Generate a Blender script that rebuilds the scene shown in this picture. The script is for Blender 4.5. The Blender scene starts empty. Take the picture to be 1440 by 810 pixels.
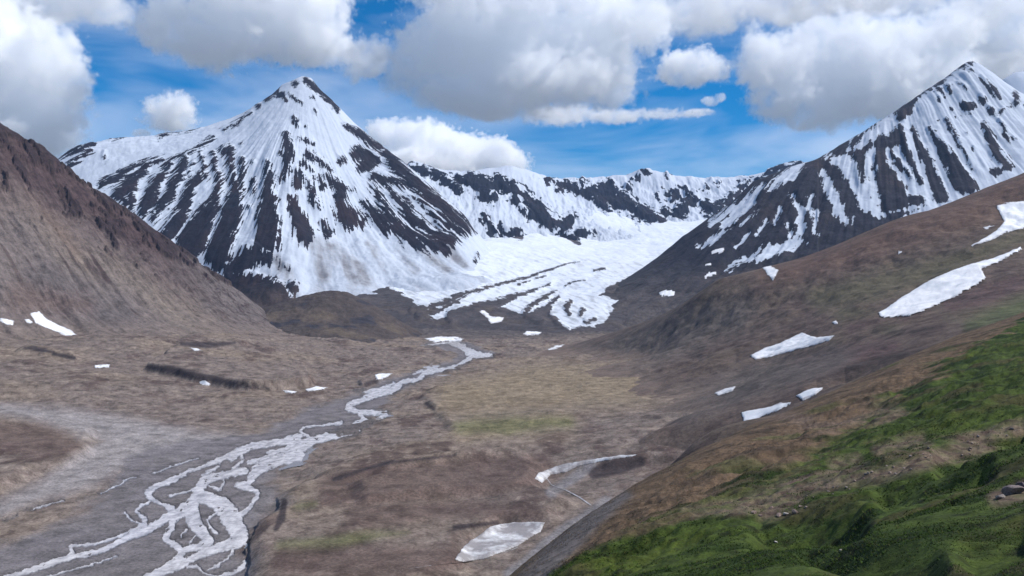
import bpy, math, random
import numpy as np
from math import radians as R
from mathutils import Vector

sc = bpy.context.scene
COL = sc.collection
random.seed(4)

# ------------------------------------------------------------------ camera, sky, sun, exposure
cam = bpy.data.objects.new('camera', bpy.data.cameras.new('camera'))
COL.objects.link(cam)
cam.data.sensor_width = 36
cam.data.lens = 36 / (2 * math.tan(R(30)))
cam.data.clip_start = .5
cam.data.clip_end = 200000
cam.rotation_euler = (R(90), 0, 0)
sc.camera = cam
F = 720 / math.tan(R(30))

SUN_AZ, SUN_EL = R(94), R(50)
world = bpy.data.worlds.new('World')
sc.world = world
world.use_nodes = True
wt = world.node_tree
bg = wt.nodes['Background']
sky = wt.nodes.new('ShaderNodeTexSky')
sky.sky_type = 'NISHITA'
sky.sun_disc = False
sky.sun_elevation = SUN_EL
sky.sun_rotation = SUN_AZ
sky.altitude = 1600
sky.air_density = 1.0
sky.dust_density = .15
sky.ozone_density = 4
hsv = wt.nodes.new('ShaderNodeHueSaturation')
hsv.inputs['Saturation'].default_value = 1.5
hsv.inputs['Value'].default_value = .88
wt.links.new(sky.outputs[0], hsv.inputs['Color'])
bg.inputs[1].default_value = .11
# thin high cirrus veil, from the direction of the sky
tc = wt.nodes.new('ShaderNodeTexCoord')
mp = wt.nodes.new('ShaderNodeMapping')
mp.inputs['Scale'].default_value = (2.2, 2.2, 9)
mp.inputs['Rotation'].default_value = (0, R(4), 0)
wt.links.new(tc.outputs['Generated'], mp.inputs['Vector'])
cn = wt.nodes.new('ShaderNodeTexNoise')
cn.inputs['Scale'].default_value = 1.6
cn.inputs['Detail'].default_value = 4
cn.inputs['Roughness'].default_value = .55
cn.inputs['Distortion'].default_value = .4
wt.links.new(mp.outputs[0], cn.inputs['Vector'])
cr = wt.nodes.new('ShaderNodeMapRange')
cr.inputs[1].default_value = .40
cr.inputs[2].default_value = .72
cr.inputs[4].default_value = .55
wt.links.new(cn.outputs[0], cr.inputs[0])
cmix = wt.nodes.new('ShaderNodeMixRGB')
cmix.inputs[2].default_value = (6.6, 7.2, 8.4, 1)
wt.links.new(cr.outputs[0], cmix.inputs[0])
wt.links.new(hsv.outputs[0], cmix.inputs[1])
wt.links.new(cmix.outputs[0], bg.inputs[0])

sun = bpy.data.objects.new('sun', bpy.data.lights.new('sun', 'SUN'))
COL.objects.link(sun)
sun.data.energy = 4.2
sun.data.angle = R(.5)
sun.data.color = (1, .965, .92)
sdir = Vector((math.sin(SUN_AZ) * math.cos(SUN_EL), math.cos(SUN_AZ) * math.cos(SUN_EL), math.sin(SUN_EL)))
sun.rotation_euler = sdir.to_track_quat('Z', 'Y').to_euler()

sc.view_settings.view_transform = 'Standard'
sc.view_settings.look = 'None'
sc.view_settings.exposure = .25
sc.view_settings.gamma = 1
sc.cycles.max_bounces = 34
sc.cycles.diffuse_bounces = 2
sc.cycles.glossy_bounces = 2
sc.cycles.volume_bounces = 32
sc.cycles.use_denoising = True

# ------------------------------------------------------------------ numeric helpers
def _hash(ix, iy, seed):
    h = (ix.astype(np.int64) * 374761393 + iy.astype(np.int64) * 668265263 + seed * 974711) & 0x7fffffff
    h = ((h ^ (h >> 13)) * 1274126177) & 0x7fffffff
    return (h ^ (h >> 16)) & 0xffff

_ang = np.arange(65536) * (2 * np.pi / 65536)
_gx, _gy = np.cos(_ang).astype(np.float32), np.sin(_ang).astype(np.float32)

def perlin(x, y, seed=0):
    xi, yi = np.floor(x), np.floor(y)
    fx, fy = (x - xi).astype(np.float32), (y - yi).astype(np.float32)
    xi, yi = xi.astype(np.int64), yi.astype(np.int64)
    u = fx * fx * fx * (fx * (fx * 6 - 15) + 10)
    v = fy * fy * fy * (fy * (fy * 6 - 15) + 10)
    def g(dx, dy):
        h = _hash(xi + dx, yi + dy, seed)
        return _gx[h] * (fx - dx) + _gy[h] * (fy - dy)
    a = g(0, 0) * (1 - u) + g(1, 0) * u
    b = g(0, 1) * (1 - u) + g(1, 1) * u
    return (a * (1 - v) + b * v) * 1.5

def fbm(x, y, scale, octaves=5, seed=0, gain=.5, ridged=False):
    x, y = x / scale, y / scale
    s = np.zeros(np.shape(x), np.float32)
    a, t = 1., 0.
    for o in range(octaves):
        p = perlin(x, y, seed + o * 17)
        s += a * (1 - 2 * np.abs(p) if ridged else p)
        t += a
        a *= gain
        x, y = x * 2.03 + 11.3, y * 2.03 + 5.7
    return s / t

def sstep(a, b, x):
    t = np.clip((x - a) / (b - a), 0, 1)
    return t * t * (3 - 2 * t)

def proj(x, y, z):
    y = np.maximum(y, 15.)
    return 720 + F * x / y, 405 - F * z / y

class RBF:
    """Surface through control points (x, y, z), linear kernel: creased along dense rows of points."""
    def __init__(self, P, smooth=0.):
        P = np.array(P, float)
        self.s = 1000.
        self.p = P[:, :2] / self.s
        n = len(P)
        d = np.sqrt(((self.p[:, None] - self.p[None]) ** 2).sum(-1) + smooth ** 2)
        A = np.zeros((n + 3, n + 3))
        A[:n, :n] = d
        A[:n, n] = 1
        A[:n, n + 1:] = self.p
        A[n:, :n] = A[:n, n:].T
        b = np.zeros(n + 3)
        b[:n] = P[:, 2]
        self.w = np.linalg.lstsq(A, b, rcond=None)[0]
        self.k = smooth
    def __call__(self, x, y):
        x, y = x / self.s, y / self.s
        n = len(self.p)
        z = self.w[n] + self.w[n + 1] * x + self.w[n + 2] * y
        for (px, py), w in zip(self.p, self.w[:n]):
            z = z + w * np.sqrt((x - px) ** 2 + (y - py) ** 2 + self.k ** 2)
        return z

def at(px, py, Y):
    return ((px - 720) / F * Y, Y, (405 - py) / F * Y)

def dense(pts, step):
    """Resample a row of (px, py, Y) control points about every `step` pixels."""
    out = []
    for a, b in zip(pts[:-1], pts[1:]):
        n = max(1, int(abs(b[0] - a[0]) / step))
        out += [tuple(np.array(a, float) * (1 - k / n) + np.array(b, float) * k / n) for k in range(n)]
    return out + [pts[-1]]

def smooth(st):
    """Catmull-Rom through a traced stroke."""
    if len(st) < 3: return st
    P = np.array([st[0]] + list(st) + [st[-1]], float)
    out = []
    for i in range(1, len(P) - 2):
        for t in (0, .25, .5, .75):
            a, b, c, d = P[i - 1:i + 3]
            q = .5 * (2 * b + (c - a) * t + (2 * a - 5 * b + 4 * c - d) * t * t + (3 * b - a - 3 * c + d) * t ** 3)
            out.append((q[0], q[1], max(q[2], 1)))
    return out + [tuple(P[-1])]

def strokes(px, py, S, base=-60., origin=(0, 0), s=1.):
    """Signed field (px) of tapering strokes [(x, y, halfwidth), ...]: positive inside."""
    f = np.full(np.shape(px), base, np.float32)
    fl, pxl, pyl = f.ravel(), np.ravel(px), np.ravel(py)
    for st in S:
        q = [(origin[0] + a / s, origin[1] + b / s, w / s) for a, b, w in st]
        if len(q) == 1:
            q = [q[0], (q[0][0] + .1, q[0][1], q[0][2])]
        m = max(w for *_, w in q) + 46
        xs, ys = [a[0] for a in q], [a[1] for a in q]
        idx = np.nonzero((pxl > min(xs) - m) & (pxl < max(xs) + m) & (pyl > min(ys) - m) & (pyl < max(ys) + m))[0]
        if len(idx) == 0:
            continue
        X, Y = pxl[idx], pyl[idx]
        best = fl[idx]
        for (ax, ay, aw), (bx, by, bw) in zip(q[:-1], q[1:]):
            dx, dy = bx - ax, by - ay
            t = np.clip(((X - ax) * dx + (Y - ay) * dy) / (dx * dx + dy * dy + 1e-9), 0, 1)
            d = np.hypot(X - ax - t * dx, Y - ay - t * dy)
            best = np.maximum(best, aw + (bw - aw) * t - d)
        fl[idx] = best
    return fl.reshape(np.shape(px))

def polysdf(px, py, poly):
    """Signed distance to a polygon, positive inside."""
    px, py = np.asarray(px, float), np.asarray(py, float)
    d = np.full(px.shape, 1e9)
    ins = np.zeros(px.shape, bool)
    n = len(poly)
    for i in range(n):
        ax, ay = poly[i]
        bx, by = poly[(i + 1) % n]
        dx, dy = bx - ax, by - ay
        t = np.clip(((px - ax) * dx + (py - ay) * dy) / (dx * dx + dy * dy + 1e-12), 0, 1)
        d = np.minimum(d, np.hypot(px - ax - t * dx, py - ay - t * dy))
        c = (ay > py) != (by > py)
        ins ^= c & (px < (bx - ax) * (py - ay) / (by - ay + 1e-12) + ax)
    return np.where(ins, d, -d)

def mixc(c, col, f):
    f = np.clip(f, 0, 1)[..., None]
    return c * (1 - f) + np.array(col, np.float32) * f

# ------------------------------------------------------------------ mesh + material helpers
def mesh_from(name, V, Q, mat, attrs=None, colour=None, smooth=True):
    me = bpy.data.meshes.new(name)
    V = np.asarray(V, np.float32)
    Q = np.asarray(Q, np.int32)
    k = Q.shape[1]
    me.vertices.add(len(V))
    me.vertices.foreach_set('co', V.ravel())
    me.loops.add(Q.size)
    me.loops.foreach_set('vertex_index', Q.ravel())
    me.polygons.add(len(Q))
    me.polygons.foreach_set('loop_start', np.arange(len(Q), dtype=np.int32) * k)
    me.polygons.foreach_set('use_smooth', np.full(len(Q), smooth, bool))
    for an, av in (attrs or {}).items():
        a = me.attributes.new(an, 'FLOAT', 'POINT')
        a.data.foreach_set('value', np.asarray(av, np.float32).ravel())
    if colour is not None:
        a = me.attributes.new('ground_colour', 'FLOAT_COLOR', 'POINT')
        c = np.ones((len(V), 4), np.float32)
        c[:, :3] = np.asarray(colour).reshape(-1, 3)
        a.data.foreach_set('color', c.ravel())
    me.update()
    me.validate()
    me.materials.append(mat)
    o = bpy.data.objects.new(name, me)
    COL.objects.link(o)
    return o

def tag(o, label=None, cat=None, group=None, kind=None):
    for k, v in (('label', label), ('category', cat), ('group', group), ('kind', kind)):
        if v:
            o[k] = v
    return o

def terrain_mat(name, scale, snow=True, var=.5, bump=.6, fine=None, rough=.95, snowcol=(.66, .69, .75), edge=1.5, bdist=None):
    m = bpy.data.materials.new(name)
    m.use_nodes = True
    t = m.node_tree
    N, L = t.nodes.new, t.links.new
    b = t.nodes['Principled BSDF']
    b.inputs['Specular IOR Level'].default_value = .15
    b.inputs['Roughness'].default_value = rough
    geo = N('ShaderNodeNewGeometry')
    at_ = N('ShaderNodeAttribute'); at_.attribute_name = 'ground_colour'
    def noise(s, det=6, ro=.6):
        n = N('ShaderNodeTexNoise')
        n.inputs['Scale'].default_value = 1 / s
        n.inputs['Detail'].default_value = det
        n.inputs['Roughness'].default_value = ro
        L(geo.outputs['Position'], n.inputs['Vector'])
        return n.outputs[0]
    n1, n2 = noise(scale, 8, .65), noise(fine or scale / 12, 6, .7)
    def mr(x, a, b_, c, d):
        q = N('ShaderNodeMapRange')
        q.inputs[1].default_value, q.inputs[2].default_value, q.inputs[3].default_value, q.inputs[4].default_value = a, b_, c, d
        L(x, q.inputs[0])
        return q.outputs[0]
    def mth(op, a, b_):
        q = N('ShaderNodeMath'); q.operation = op
        for i, v in enumerate((a, b_)):
            if isinstance(v, (int, float)): q.inputs[i].default_value = v
            else: L(v, q.inputs[i])
        return q.outputs[0]
    k = mth('MULTIPLY', mr(n1, .3, .7, .85 * (1 - var), .85 * (1 + var)), mr(n2, .3, .7, 1 - var, 1 + var))
    cm = N('ShaderNodeMixRGB'); cm.blend_type = 'MULTIPLY'; cm.inputs[0].default_value = 1
    L(at_.outputs['Color'], cm.inputs[1])
    cc = N('ShaderNodeCombineXYZ')
    for i in range(3): L(k, cc.inputs[i])
    L(cc.outputs[0], cm.inputs[2])
    colour = cm.outputs[0]
    height = mth('ADD', n1, mth('MULTIPLY', n2, .25))
    if snow:
        sa = N('ShaderNodeAttribute'); sa.attribute_name = 'snow_field'
        da = N('ShaderNodeAttribute'); da.attribute_name = 'snow_dirt'
        e = mth('ADD', sa.outputs['Fac'], mr(n2, .3, .7, -edge, edge))
        fac = mr(e, -.35, .35, 0, 1)
        sm = N('ShaderNodeMixRGB')
        sm.inputs[1].default_value = (*snowcol, 1)
        sm.inputs[2].default_value = (.20, .20, .215, 1)
        L(mth('MULTIPLY', da.outputs['Fac'], mr(n1, .3, .7, .6, 1.3)), sm.inputs[0])
        fm = N('ShaderNodeMixRGB')
        L(fac, fm.inputs[0]); L(colour, fm.inputs[1]); L(sm.outputs[0], fm.inputs[2])
        colour = fm.outputs[0]
        height = mth('MULTIPLY', height, mr(fac, 0, 1, 1, .25))
    L(colour, b.inputs['Base Color'])
    bp = N('ShaderNodeBump')
    bp.inputs['Strength'].default_value = bump
    bp.inputs['Distance'].default_value = bdist or scale * .25
    L(height, bp.inputs['Height'])
    L(bp.outputs[0], b.inputs['Normal'])
    return m

class Layer:
    """One piece of terrain: a height function over a sheet whose rows thin out with distance."""
    def __init__(self, name, h, px0, px1, Y0, Y1, nx, ny, log=False, wings=(None, None)):
        self.name, self.h = name, h
        p = np.linspace(px0, px1, nx)
        if wings[0] is not None: p = np.concatenate([np.linspace(wings[0], px0, 50)[:-1], p])   # coarser ground outside the frame
        if wings[1] is not None: p = np.concatenate([p, np.linspace(px1, wings[1], 50)[1:]])
        nx = len(p)
        u = (p - 720) / F
        Y = np.geomspace(Y0, Y1, ny) if log else np.linspace(Y0, Y1, ny)
        self.Y, self.u = np.meshgrid(Y, u, indexing='ij')
        self.x = self.u * self.Y
        self.z = h(self.x, self.Y)
        self.px, self.py = proj(self.x, self.Y, self.z)
        i = np.arange(nx * ny).reshape(ny, nx)
        self.Q = np.stack([i[:-1, :-1], i[:-1, 1:], i[1:, 1:], i[1:, :-1]], -1).reshape(-1, 4)
    def build(self, mat, attrs, colour, kind='structure'):
        V = np.stack([self.x, self.Y, self.z], -1).reshape(-1, 3)
        o = mesh_from(self.name, V, self.Q, mat, attrs, colour)
        o['kind'] = kind
        return o

def W(pts): return [at(*p) for p in pts]
def behind(pts): return [((px - 720) / F * Y, Y, z) for px, Y, z in pts]

# ------------------------------------------------------------------ valley floor
ZR = lambda Y: -206 + .0075 * (Y - 500)
def floor_pt(px, py, dz=0.):
    Y = (209.75 - dz) / ((py - 405) / F + .0075)
    return ((px - 720) / F * Y, Y)
FC = [(-100,860,0),(0,830,0),(100,800,0),(200,760,0),(280,720,0),(330,680,0),(380,640,0),(440,600,0),(500,575,0),(520,560,0),(560,535,0),(620,520,0),
      (660,500,0),(640,478,0),(250,790,0),(330,800,0),(200,720,0),(300,650,0),
      (450,640,2),(560,600,4),(600,560,3),(700,520,4),(750,560,9),(850,560,15),(950,560,22),(800,500,10),(900,515,28),
      (200,640,3),(100,600,10),(0,580,20),(0,640,10),(0,700,4),(100,700,2),(200,600,6),(300,580,5),(400,560,5),(100,540,35),(0,530,45),
      (200,520,35),(300,510,30),(400,500,20),(500,490,10),(300,480,55),(400,480,35),(500,485,12),(560,490,6),(750,480,5),(0,480,75),(100,485,68),(200,482,65),
      (560,640,6),(700,620,8),(850,600,18),(950,600,30),(760,690,4),(700,760,3),(650,800,3),(850,700,15),(420,790,2),(550,790,3),(1000,560,30)]
_fr = RBF([(*floor_pt(px, py, dz), dz) for px, py, dz in FC] + [(-1500, 7000, 60), (2500, 7000, 60), (0, 8000, 60), (3000, 2500, 60), (-3000, 3000, 90), (800, 600, 40)], smooth=.06)
def fpoly(pts):
    out = []
    for px, py in pts:
        dz = 0.
        for _ in range(12):
            x, Y = floor_pt(px, py, dz)
            dz = .5 * dz + .5 * min(float(_fr(x, Y)), 140)
        out.append(floor_pt(px, py, dz))
    return out
TERR = [  # (outline, height, width of the scarp)
    (fpoly([(388,722),(420,690),(470,672),(540,648),(640,620),(760,600),(1000,596),(1000,650),(820,660),(765,668),(750,690),(800,710),(770,735),(700,738),(655,760),(640,800),(560,850),(330,880),(355,810),(360,760)]), 9., 15.),
    (fpoly([(500,700),(560,672),(700,652),(740,660),(760,690),(720,705),(600,712),(520,722)]), 7., 14.),
    (fpoly([(430,665),(520,640),(660,640),(740,660),(600,672),(480,690)]), 6., 16.),
    (fpoly([(-80,575),(30,588),(100,598),(130,612),(118,640),(80,662),(40,672),(0,690),(-100,720)]), 11., 12.),
    (fpoly([(205,522),(232,527),(290,540),(350,549),(382,550),(440,545),(430,520),(330,500),(240,500)]), 17., 10.),
    (fpoly([(30,492),(60,492),(105,503),(108,507),(75,500),(30,497)]), 8., 14.),
    (fpoly([(250,491),(300,494),(370,480),(420,474),(420,470),(330,470),(260,478)]), 6., 16.),
    (fpoly([(595,560),(615,545),(700,530),(860,535),(1020,540),(1020,600),(820,600),(700,605),(640,610),(625,590)]), 5., 12.),
    (fpoly([(505,538),(520,532),(536,536),(525,543),(508,544)]), 6., 7.),
]
BRAID = fpoly([(-60,860),(-60,800),(60,740),(150,690),(180,640),(260,620),(360,610),(440,575),(500,555),(520,543),(560,530),(620,514),(650,500),(600,484),(640,478),(700,497),(660,508),(610,528),(560,548),
               (530,585),(470,605),(440,625),(385,660),(360,680),(395,705),(385,730),(352,760),(345,860)])
# channels of the braided river, traced as (x, y, halfwidth)
CH6 = [[(1440,120,22),(1350,140,16),(1250,150,14),(1150,180,12),(1080,220,14),(1000,250,10),(900,290,10),(820,330,14),(740,360,16),(715,400,14),(780,440,8),(830,480,20),(720,560,18),(620,600,16),(500,660,14),(370,690,14),(260,720,16),(130,765,14),(30,795,14),(-60,830,16)],
       [(1440,210,26),(1370,230,20),(1290,260,18),(1220,300,22),(1200,340,14),(1150,350,16),(1240,380,11),(1230,420,10),(1180,480,14),(1110,500,20)],
       [(1180,280,18),(1080,300,18),(1000,320,22),(960,370,25),(930,430,30),(870,480,28),(830,500,20)],
       [(960,400,30),(1060,440,40),(1110,500,50),(1140,560,45),(1160,610,35),(1060,650,25),(950,690,18),(880,730,22),(790,760,25),(700,800,18)],
       [(930,450,30),(930,520,35),(980,580,25),(1000,630,25),(890,660,14)],
       [(840,520,16),(810,580,18),(800,610,14),(860,650,18),(870,690,20),(820,740,22)],
       [(700,540,14),(560,600,8),(440,635,8),(350,640,10),(345,670,12),(330,690,10)],
       [(1190,640,10),(1190,700,10),(1150,760,12),(1060,790,9),(1000,830,9)],[(905,745,6),(950,740,8),(980,770,6),(1040,792,6)],
       [(1170,190,9),(1160,240,9),(1130,270,10)],[(1050,260,8),(980,300,8)],[(820,400,8),(900,380,6),(950,360,6)],
       [(720,430,8),(660,465,8),(700,520,12)],[(1420,150,10),(1420,190,8),(1300,185,8),(1330,215,8)],[(1240,240,6),(1340,220,6)],[(940,590,6),(915,630,5)],
       [(600,480,6),(640,520,5),(700,540,7)],[(1010,410,8),(1050,470,6),(1000,520,6),(1040,580,8)],[(900,560,6),(870,600,5)],[(1150,600,6),(1100,700,7),(1000,760,6)],[(560,690,5),(450,730,5),(330,760,4),(200,800,4)],[(1080,310,6),(1060,370,8),(1010,350,6)],[(480,388,3.5),(580,345,5),(600,325,4),(665,310,3)],[(740,292,3),(850,250,4),(960,220,3)],[(20,520,4),(80,495,4)],[(130,470,3),(310,420,4)]]
CH3 = [[(1255,150,8),(1300,165,9),(1330,185,14),(1385,190,6)],[(1330,188,10),(1310,205,8),(1270,225,8),(1200,236,9),(1180,255,9),(1130,265,9),(1110,285,12),(1060,295,14),(1030,310,12),(980,330,9),(1000,345,10),(1050,350,9),(1090,352,6),(1060,370,8),(1010,385,18),(1000,400,16),(930,415,15),(880,430,14),(840,455,16),(760,490,16),(720,510,16)],
       [(1200,160,5),(1260,150,6)],[(960,378,6),(900,385,4),(860,390,5),(850,405,6),(880,425,6)],[(970,400,7),(920,408,6)],[(1160,240,4),(1225,228,4)],[(1110,268,5),(1050,288,6),(1000,290,4)],
       [(880,430,12),(780,435,10),(700,450,10),(650,480,10)],[(840,440,7),(790,455,7),(750,475,7),(700,490,8)],[(1000,395,12),(1025,375,10),(1010,350,8)]]
CH6, CH3 = [smooth(q) for q in CH6], [[(a, b, w * .82) for a, b, w in smooth(q)] for q in CH3]
def channel_field(px, py):
    wx = px + 6 * fbm(px, py * 1.6, 13, 4, 91, .65)
    wy = py + 3.6 * fbm(px, py * 1.6, 10, 4, 92, .65)
    return np.maximum(strokes(wx, wy, CH6, origin=(0, 580), s=3.43), strokes(wx, wy, CH3, origin=(0, 405), s=2.))

def floor_base(x, y):
    return ZR(y) + _fr(x, y)
def floor_h(x, y):
    z = floor_base(x, y)
    wx, wy = x + 10 * fbm(x, y, 70, 3, 5), y + 14 * fbm(x, y, 90, 3, 6)
    for poly, hh, wd in TERR:
        z = z + hh * sstep(-wd, wd * .6, polysdf(wx, wy, poly))
    b = sstep(-8, 12, polysdf(wx, wy, BRAID))
    rough = fbm(x, y, 160, 6, 7) * 4.5 + fbm(x, y, 26, 4, 8, .55) * 1.5 + np.abs(fbm(x + y * .3, y, 55, 4, 9)) * 3.0
    rough = rough + 2.2 * np.abs(fbm(x * .8, y * .5, 75, 4, 25))
    z = z + rough * (1 - b) * np.clip(y / 1100, .5, 2.0)
    px, py = proj(x, y, floor_base(x, y))
    chn = channel_field(px, py)
    z = np.where(b > .5, z * (1 - b) + floor_base(x, y) * b + .25 * fbm(x, y, 18, 3, 10), z)
    z = z - 1.3 * sstep(-.7, .7, chn) + sstep(.2, 1.6, chn) * np.clip(fbm(x * 1.5 + y * .4, y * .45, 15, 5, 93, .6) * 4.2 - .75, 0, 1.1) * sstep(2200, 1500, y)
    return z
floor = Layer('valley_floor', floor_h, -160, 1150, 430, 7600, 1300, 1000, log=True, wings=(-900, 2000))

def floor_colour(L):
    px, py, x, y = L.px, L.py, L.x, L.Y
    c = np.zeros(px.shape + (3,), np.float32) + np.array((.146, .117, .102), np.float32)
    n1, n2, n3 = fbm(x, y, 240, 5, 21), fbm(x, y * .5, 60, 5, 22), fbm(x, y * .6, 120, 5, 23)
    c = mixc(c, (.185, .145, .112), sstep(-.1, .5, n1))
    c = mixc(c, (.085, .058, .052), sstep(.1, .5, n2) * .7)
    wx, wy = px + 12 * n2, py + 6 * n3
    n4, n5 = fbm(x, y * .7, 28, 5, 24, .6), fbm(x * .8, y * .5, 75, 4, 25)
    c = mixc(c, (.082, .061, .054), sstep(.08, .32, n4) * .5)
    c = mixc(c, (.200, .160, .130), sstep(.10, .34, -n4) * .45)
    c = mixc(c, (.060, .040, .036), sstep(.18, .36, n5) * .7)
    n6 = fbm(x * .9, y * .6, 9, 3, 26, .6)
    c = mixc(c, (.072, .052, .046), sstep(.12, .35, n6) * .6)
    c = mixc(c, (.215, .178, .150), sstep(.16, .4, -n6) * .5)
    oc = np.maximum(strokes(wx, wy, [[(640,560,25),(760,545,35),(900,540,25),(960,530,14)],[(660,600,14),(800,590,12)]]), -60)
    c = mixc(c, (.205, .160, .105), sstep(-26, 22, oc) * .75)
    gr = strokes(wx, wy, [[(650,600,8),(720,598,14),(800,596,8)],[(395,770,8),(450,768,12),(530,752,8),(570,748,3)],[(418,712,5),(440,708,4)]])
    c = mixc(c, (.105, .108, .048), sstep(-9, 9, gr + 8 * n2) * .7)
    rd = strokes(wx, wy, [[(470,690,22),(560,680,30),(680,670,30),(760,660,22)],[(400,790,18),(560,790,22),(640,785,14)],[(500,725,14),(640,715,14),(760,720,8)],[(0,610,18),(60,620,26),(100,625,14)]])
    c = mixc(c, (.088, .060, .053), sstep(-12, 10, rd) * .75)
    # outwash gravel and the braid plain
    gv = strokes(wx, wy, [[(-20,572,6),(60,583,10),(130,598,18),(200,618,26),(270,625,20),(330,618,8)],[(180,625,30),(120,660,26),(60,690,12),(0,715,8)]])
    c = mixc(c, (.225, .205, .203), sstep(-12, 12, gv) * .9)
    bs = polysdf(x + 12 * n2 * 3, y, BRAID)
    c = mixc(c, (.128, .118, .124), sstep(-14, 10, bs) * (.85 + .15 * n2))
    chn = channel_field(px, py)
    c = mixc(c, (.070, .066, .070), sstep(-3.5, -.5, chn) * .6)
    dk = strokes(wx - 10 * n2, wy - 4 * n3, [[(207,516,3),(240,521,7),(300,534,6),(350,543,4),(380,547,2)],[(35,490,2),(50,491,4),(75,495,2)],[(75,497,3),(105,503,3)],[(255,484,3),(290,486,4),(330,482,2)],
                              [(400,705,4),(396,730,6),(388,745,3)],[(515,540,4),(530,535,3)],[(835,664,9),(870,655,11),(900,648,8)],[(700,735,3),(640,742,4)],[(470,675,3),(540,652,3),(640,640,2)],[(600,568,3),(610,575,3)]])
    c = mixc(c, (.042, .033, .034), sstep(-2, 2.5, dk) * .95)
    gl = strokes(wx, wy, [[(780,690,8),(830,650,6)],[(720,810,14),(790,750,10),(850,705,8)]])
    c = mixc(c, (.16, .15, .155), sstep(-4, 4, gl) * .8)
    c = c * np.float32(1.28)
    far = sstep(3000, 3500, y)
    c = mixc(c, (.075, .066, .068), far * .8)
    return c
M_floor = terrain_mat('tundra_ground', 22, snow=False, var=.45, bump=.7, fine=2.5, bdist=2.5)
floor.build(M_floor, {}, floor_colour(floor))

# river sheet: lies just under the bars, shows in the channels
def make_water(name, pxa, pxb, Ya, Yb, nx, ny, off):
    u = np.linspace((pxa - 720) / F, (pxb - 720) / F, nx)
    Y = np.geomspace(Ya, Yb, ny)
    YY, UU = np.meshgrid(Y, u, indexing='ij')
    x = UU * YY
    z = floor_base(x, YY) + off
    px, py = proj(x, YY, z)
    keep = strokes(px, py, CH6, origin=(0, 580), s=3.43)
    keep = np.maximum(keep, strokes(px, py, CH3, origin=(0, 405), s=2.)) > -6
    i = np.arange(nx * ny).reshape(ny, nx)
    Q = np.stack([i[:-1, :-1], i[:-1, 1:], i[1:, 1:], i[1:, :-1]], -1)
    k = keep[:-1, :-1] | keep[1:, 1:] | keep[1:, :-1] | keep[:-1, 1:]
    Q = Q[k]
    used, inv = np.unique(Q.ravel(), return_inverse=True)
    V = np.stack([x, YY, z], -1).reshape(-1, 3)[used]
    return V, inv.reshape(-1, 4)
M_water = bpy.data.materials.new('silty_water')
M_water.use_nodes = True
_t = M_water.node_tree
_b = _t.nodes['Principled BSDF']
_b.inputs['Roughness'].default_value = .16
_b.inputs['IOR'].default_value = 1.33
_n = _t.nodes.new('ShaderNodeTexNoise'); _n.inputs['Scale'].default_value = .11; _n.inputs['Detail'].default_value = 8; _n.inputs['Roughness'].default_value = .7
_g = _t.nodes.new('ShaderNodeNewGeometry'); _t.links.new(_g.outputs['Position'], _n.inputs['Vector'])
_r = _t.nodes.new('ShaderNodeValToRGB')
_r.color_ramp.elements[0].position, _r.color_ramp.elements[0].color = .36, (.33, .31, .315, 1)
_r.color_ramp.elements[1].position, _r.color_ramp.elements[1].color = .62, (.66, .63, .63, 1)
_t.links.new(_n.outputs[0], _r.inputs[0])
_da = _t.nodes.new('ShaderNodeAttribute'); _da.attribute_name = 'water_depth'
_dm = _t.nodes.new('ShaderNodeMixRGB'); _dm.inputs[1].default_value = (.17, .16, .168, 1)   # shallow: the gravel shows
_t.links.new(_da.outputs['Fac'], _dm.inputs[0]); _t.links.new(_r.outputs[0], _dm.inputs[2]); _t.links.new(_dm.outputs[0], _b.inputs['Base Color'])
_n2 = _t.nodes.new('ShaderNodeTexNoise'); _n2.inputs['Scale'].default_value = .8; _n2.inputs['Detail'].default_value = 4
_t.links.new(_g.outputs['Position'], _n2.inputs['Vector'])
_bp = _t.nodes.new('ShaderNodeBump'); _bp.inputs['Strength'].default_value = .35; _bp.inputs['Distance'].default_value = .15
_t.links.new(_n2.outputs[0], _bp.inputs['Height']); _t.links.new(_bp.outputs[0], _b.inputs['Normal'])
V, Q = make_water('river', -80, 720, 480, 3600, 760, 700, -.62)
_px, _py = proj(V[:, 0], V[:, 1], V[:, 2])
_dp = sstep(-.6, 1.5, channel_field(_px, _py)) * np.clip(.9 + 1.0 * fbm(V[:, 0] * 1.4, V[:, 1] * .5, 12, 4, 95, .6), .1, 1)
tag(mesh_from('river', V, Q, M_water, {'water_depth': np.maximum(_dp, sstep(1500, 2400, V[:, 1]) * .75)}), kind='structure')

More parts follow.
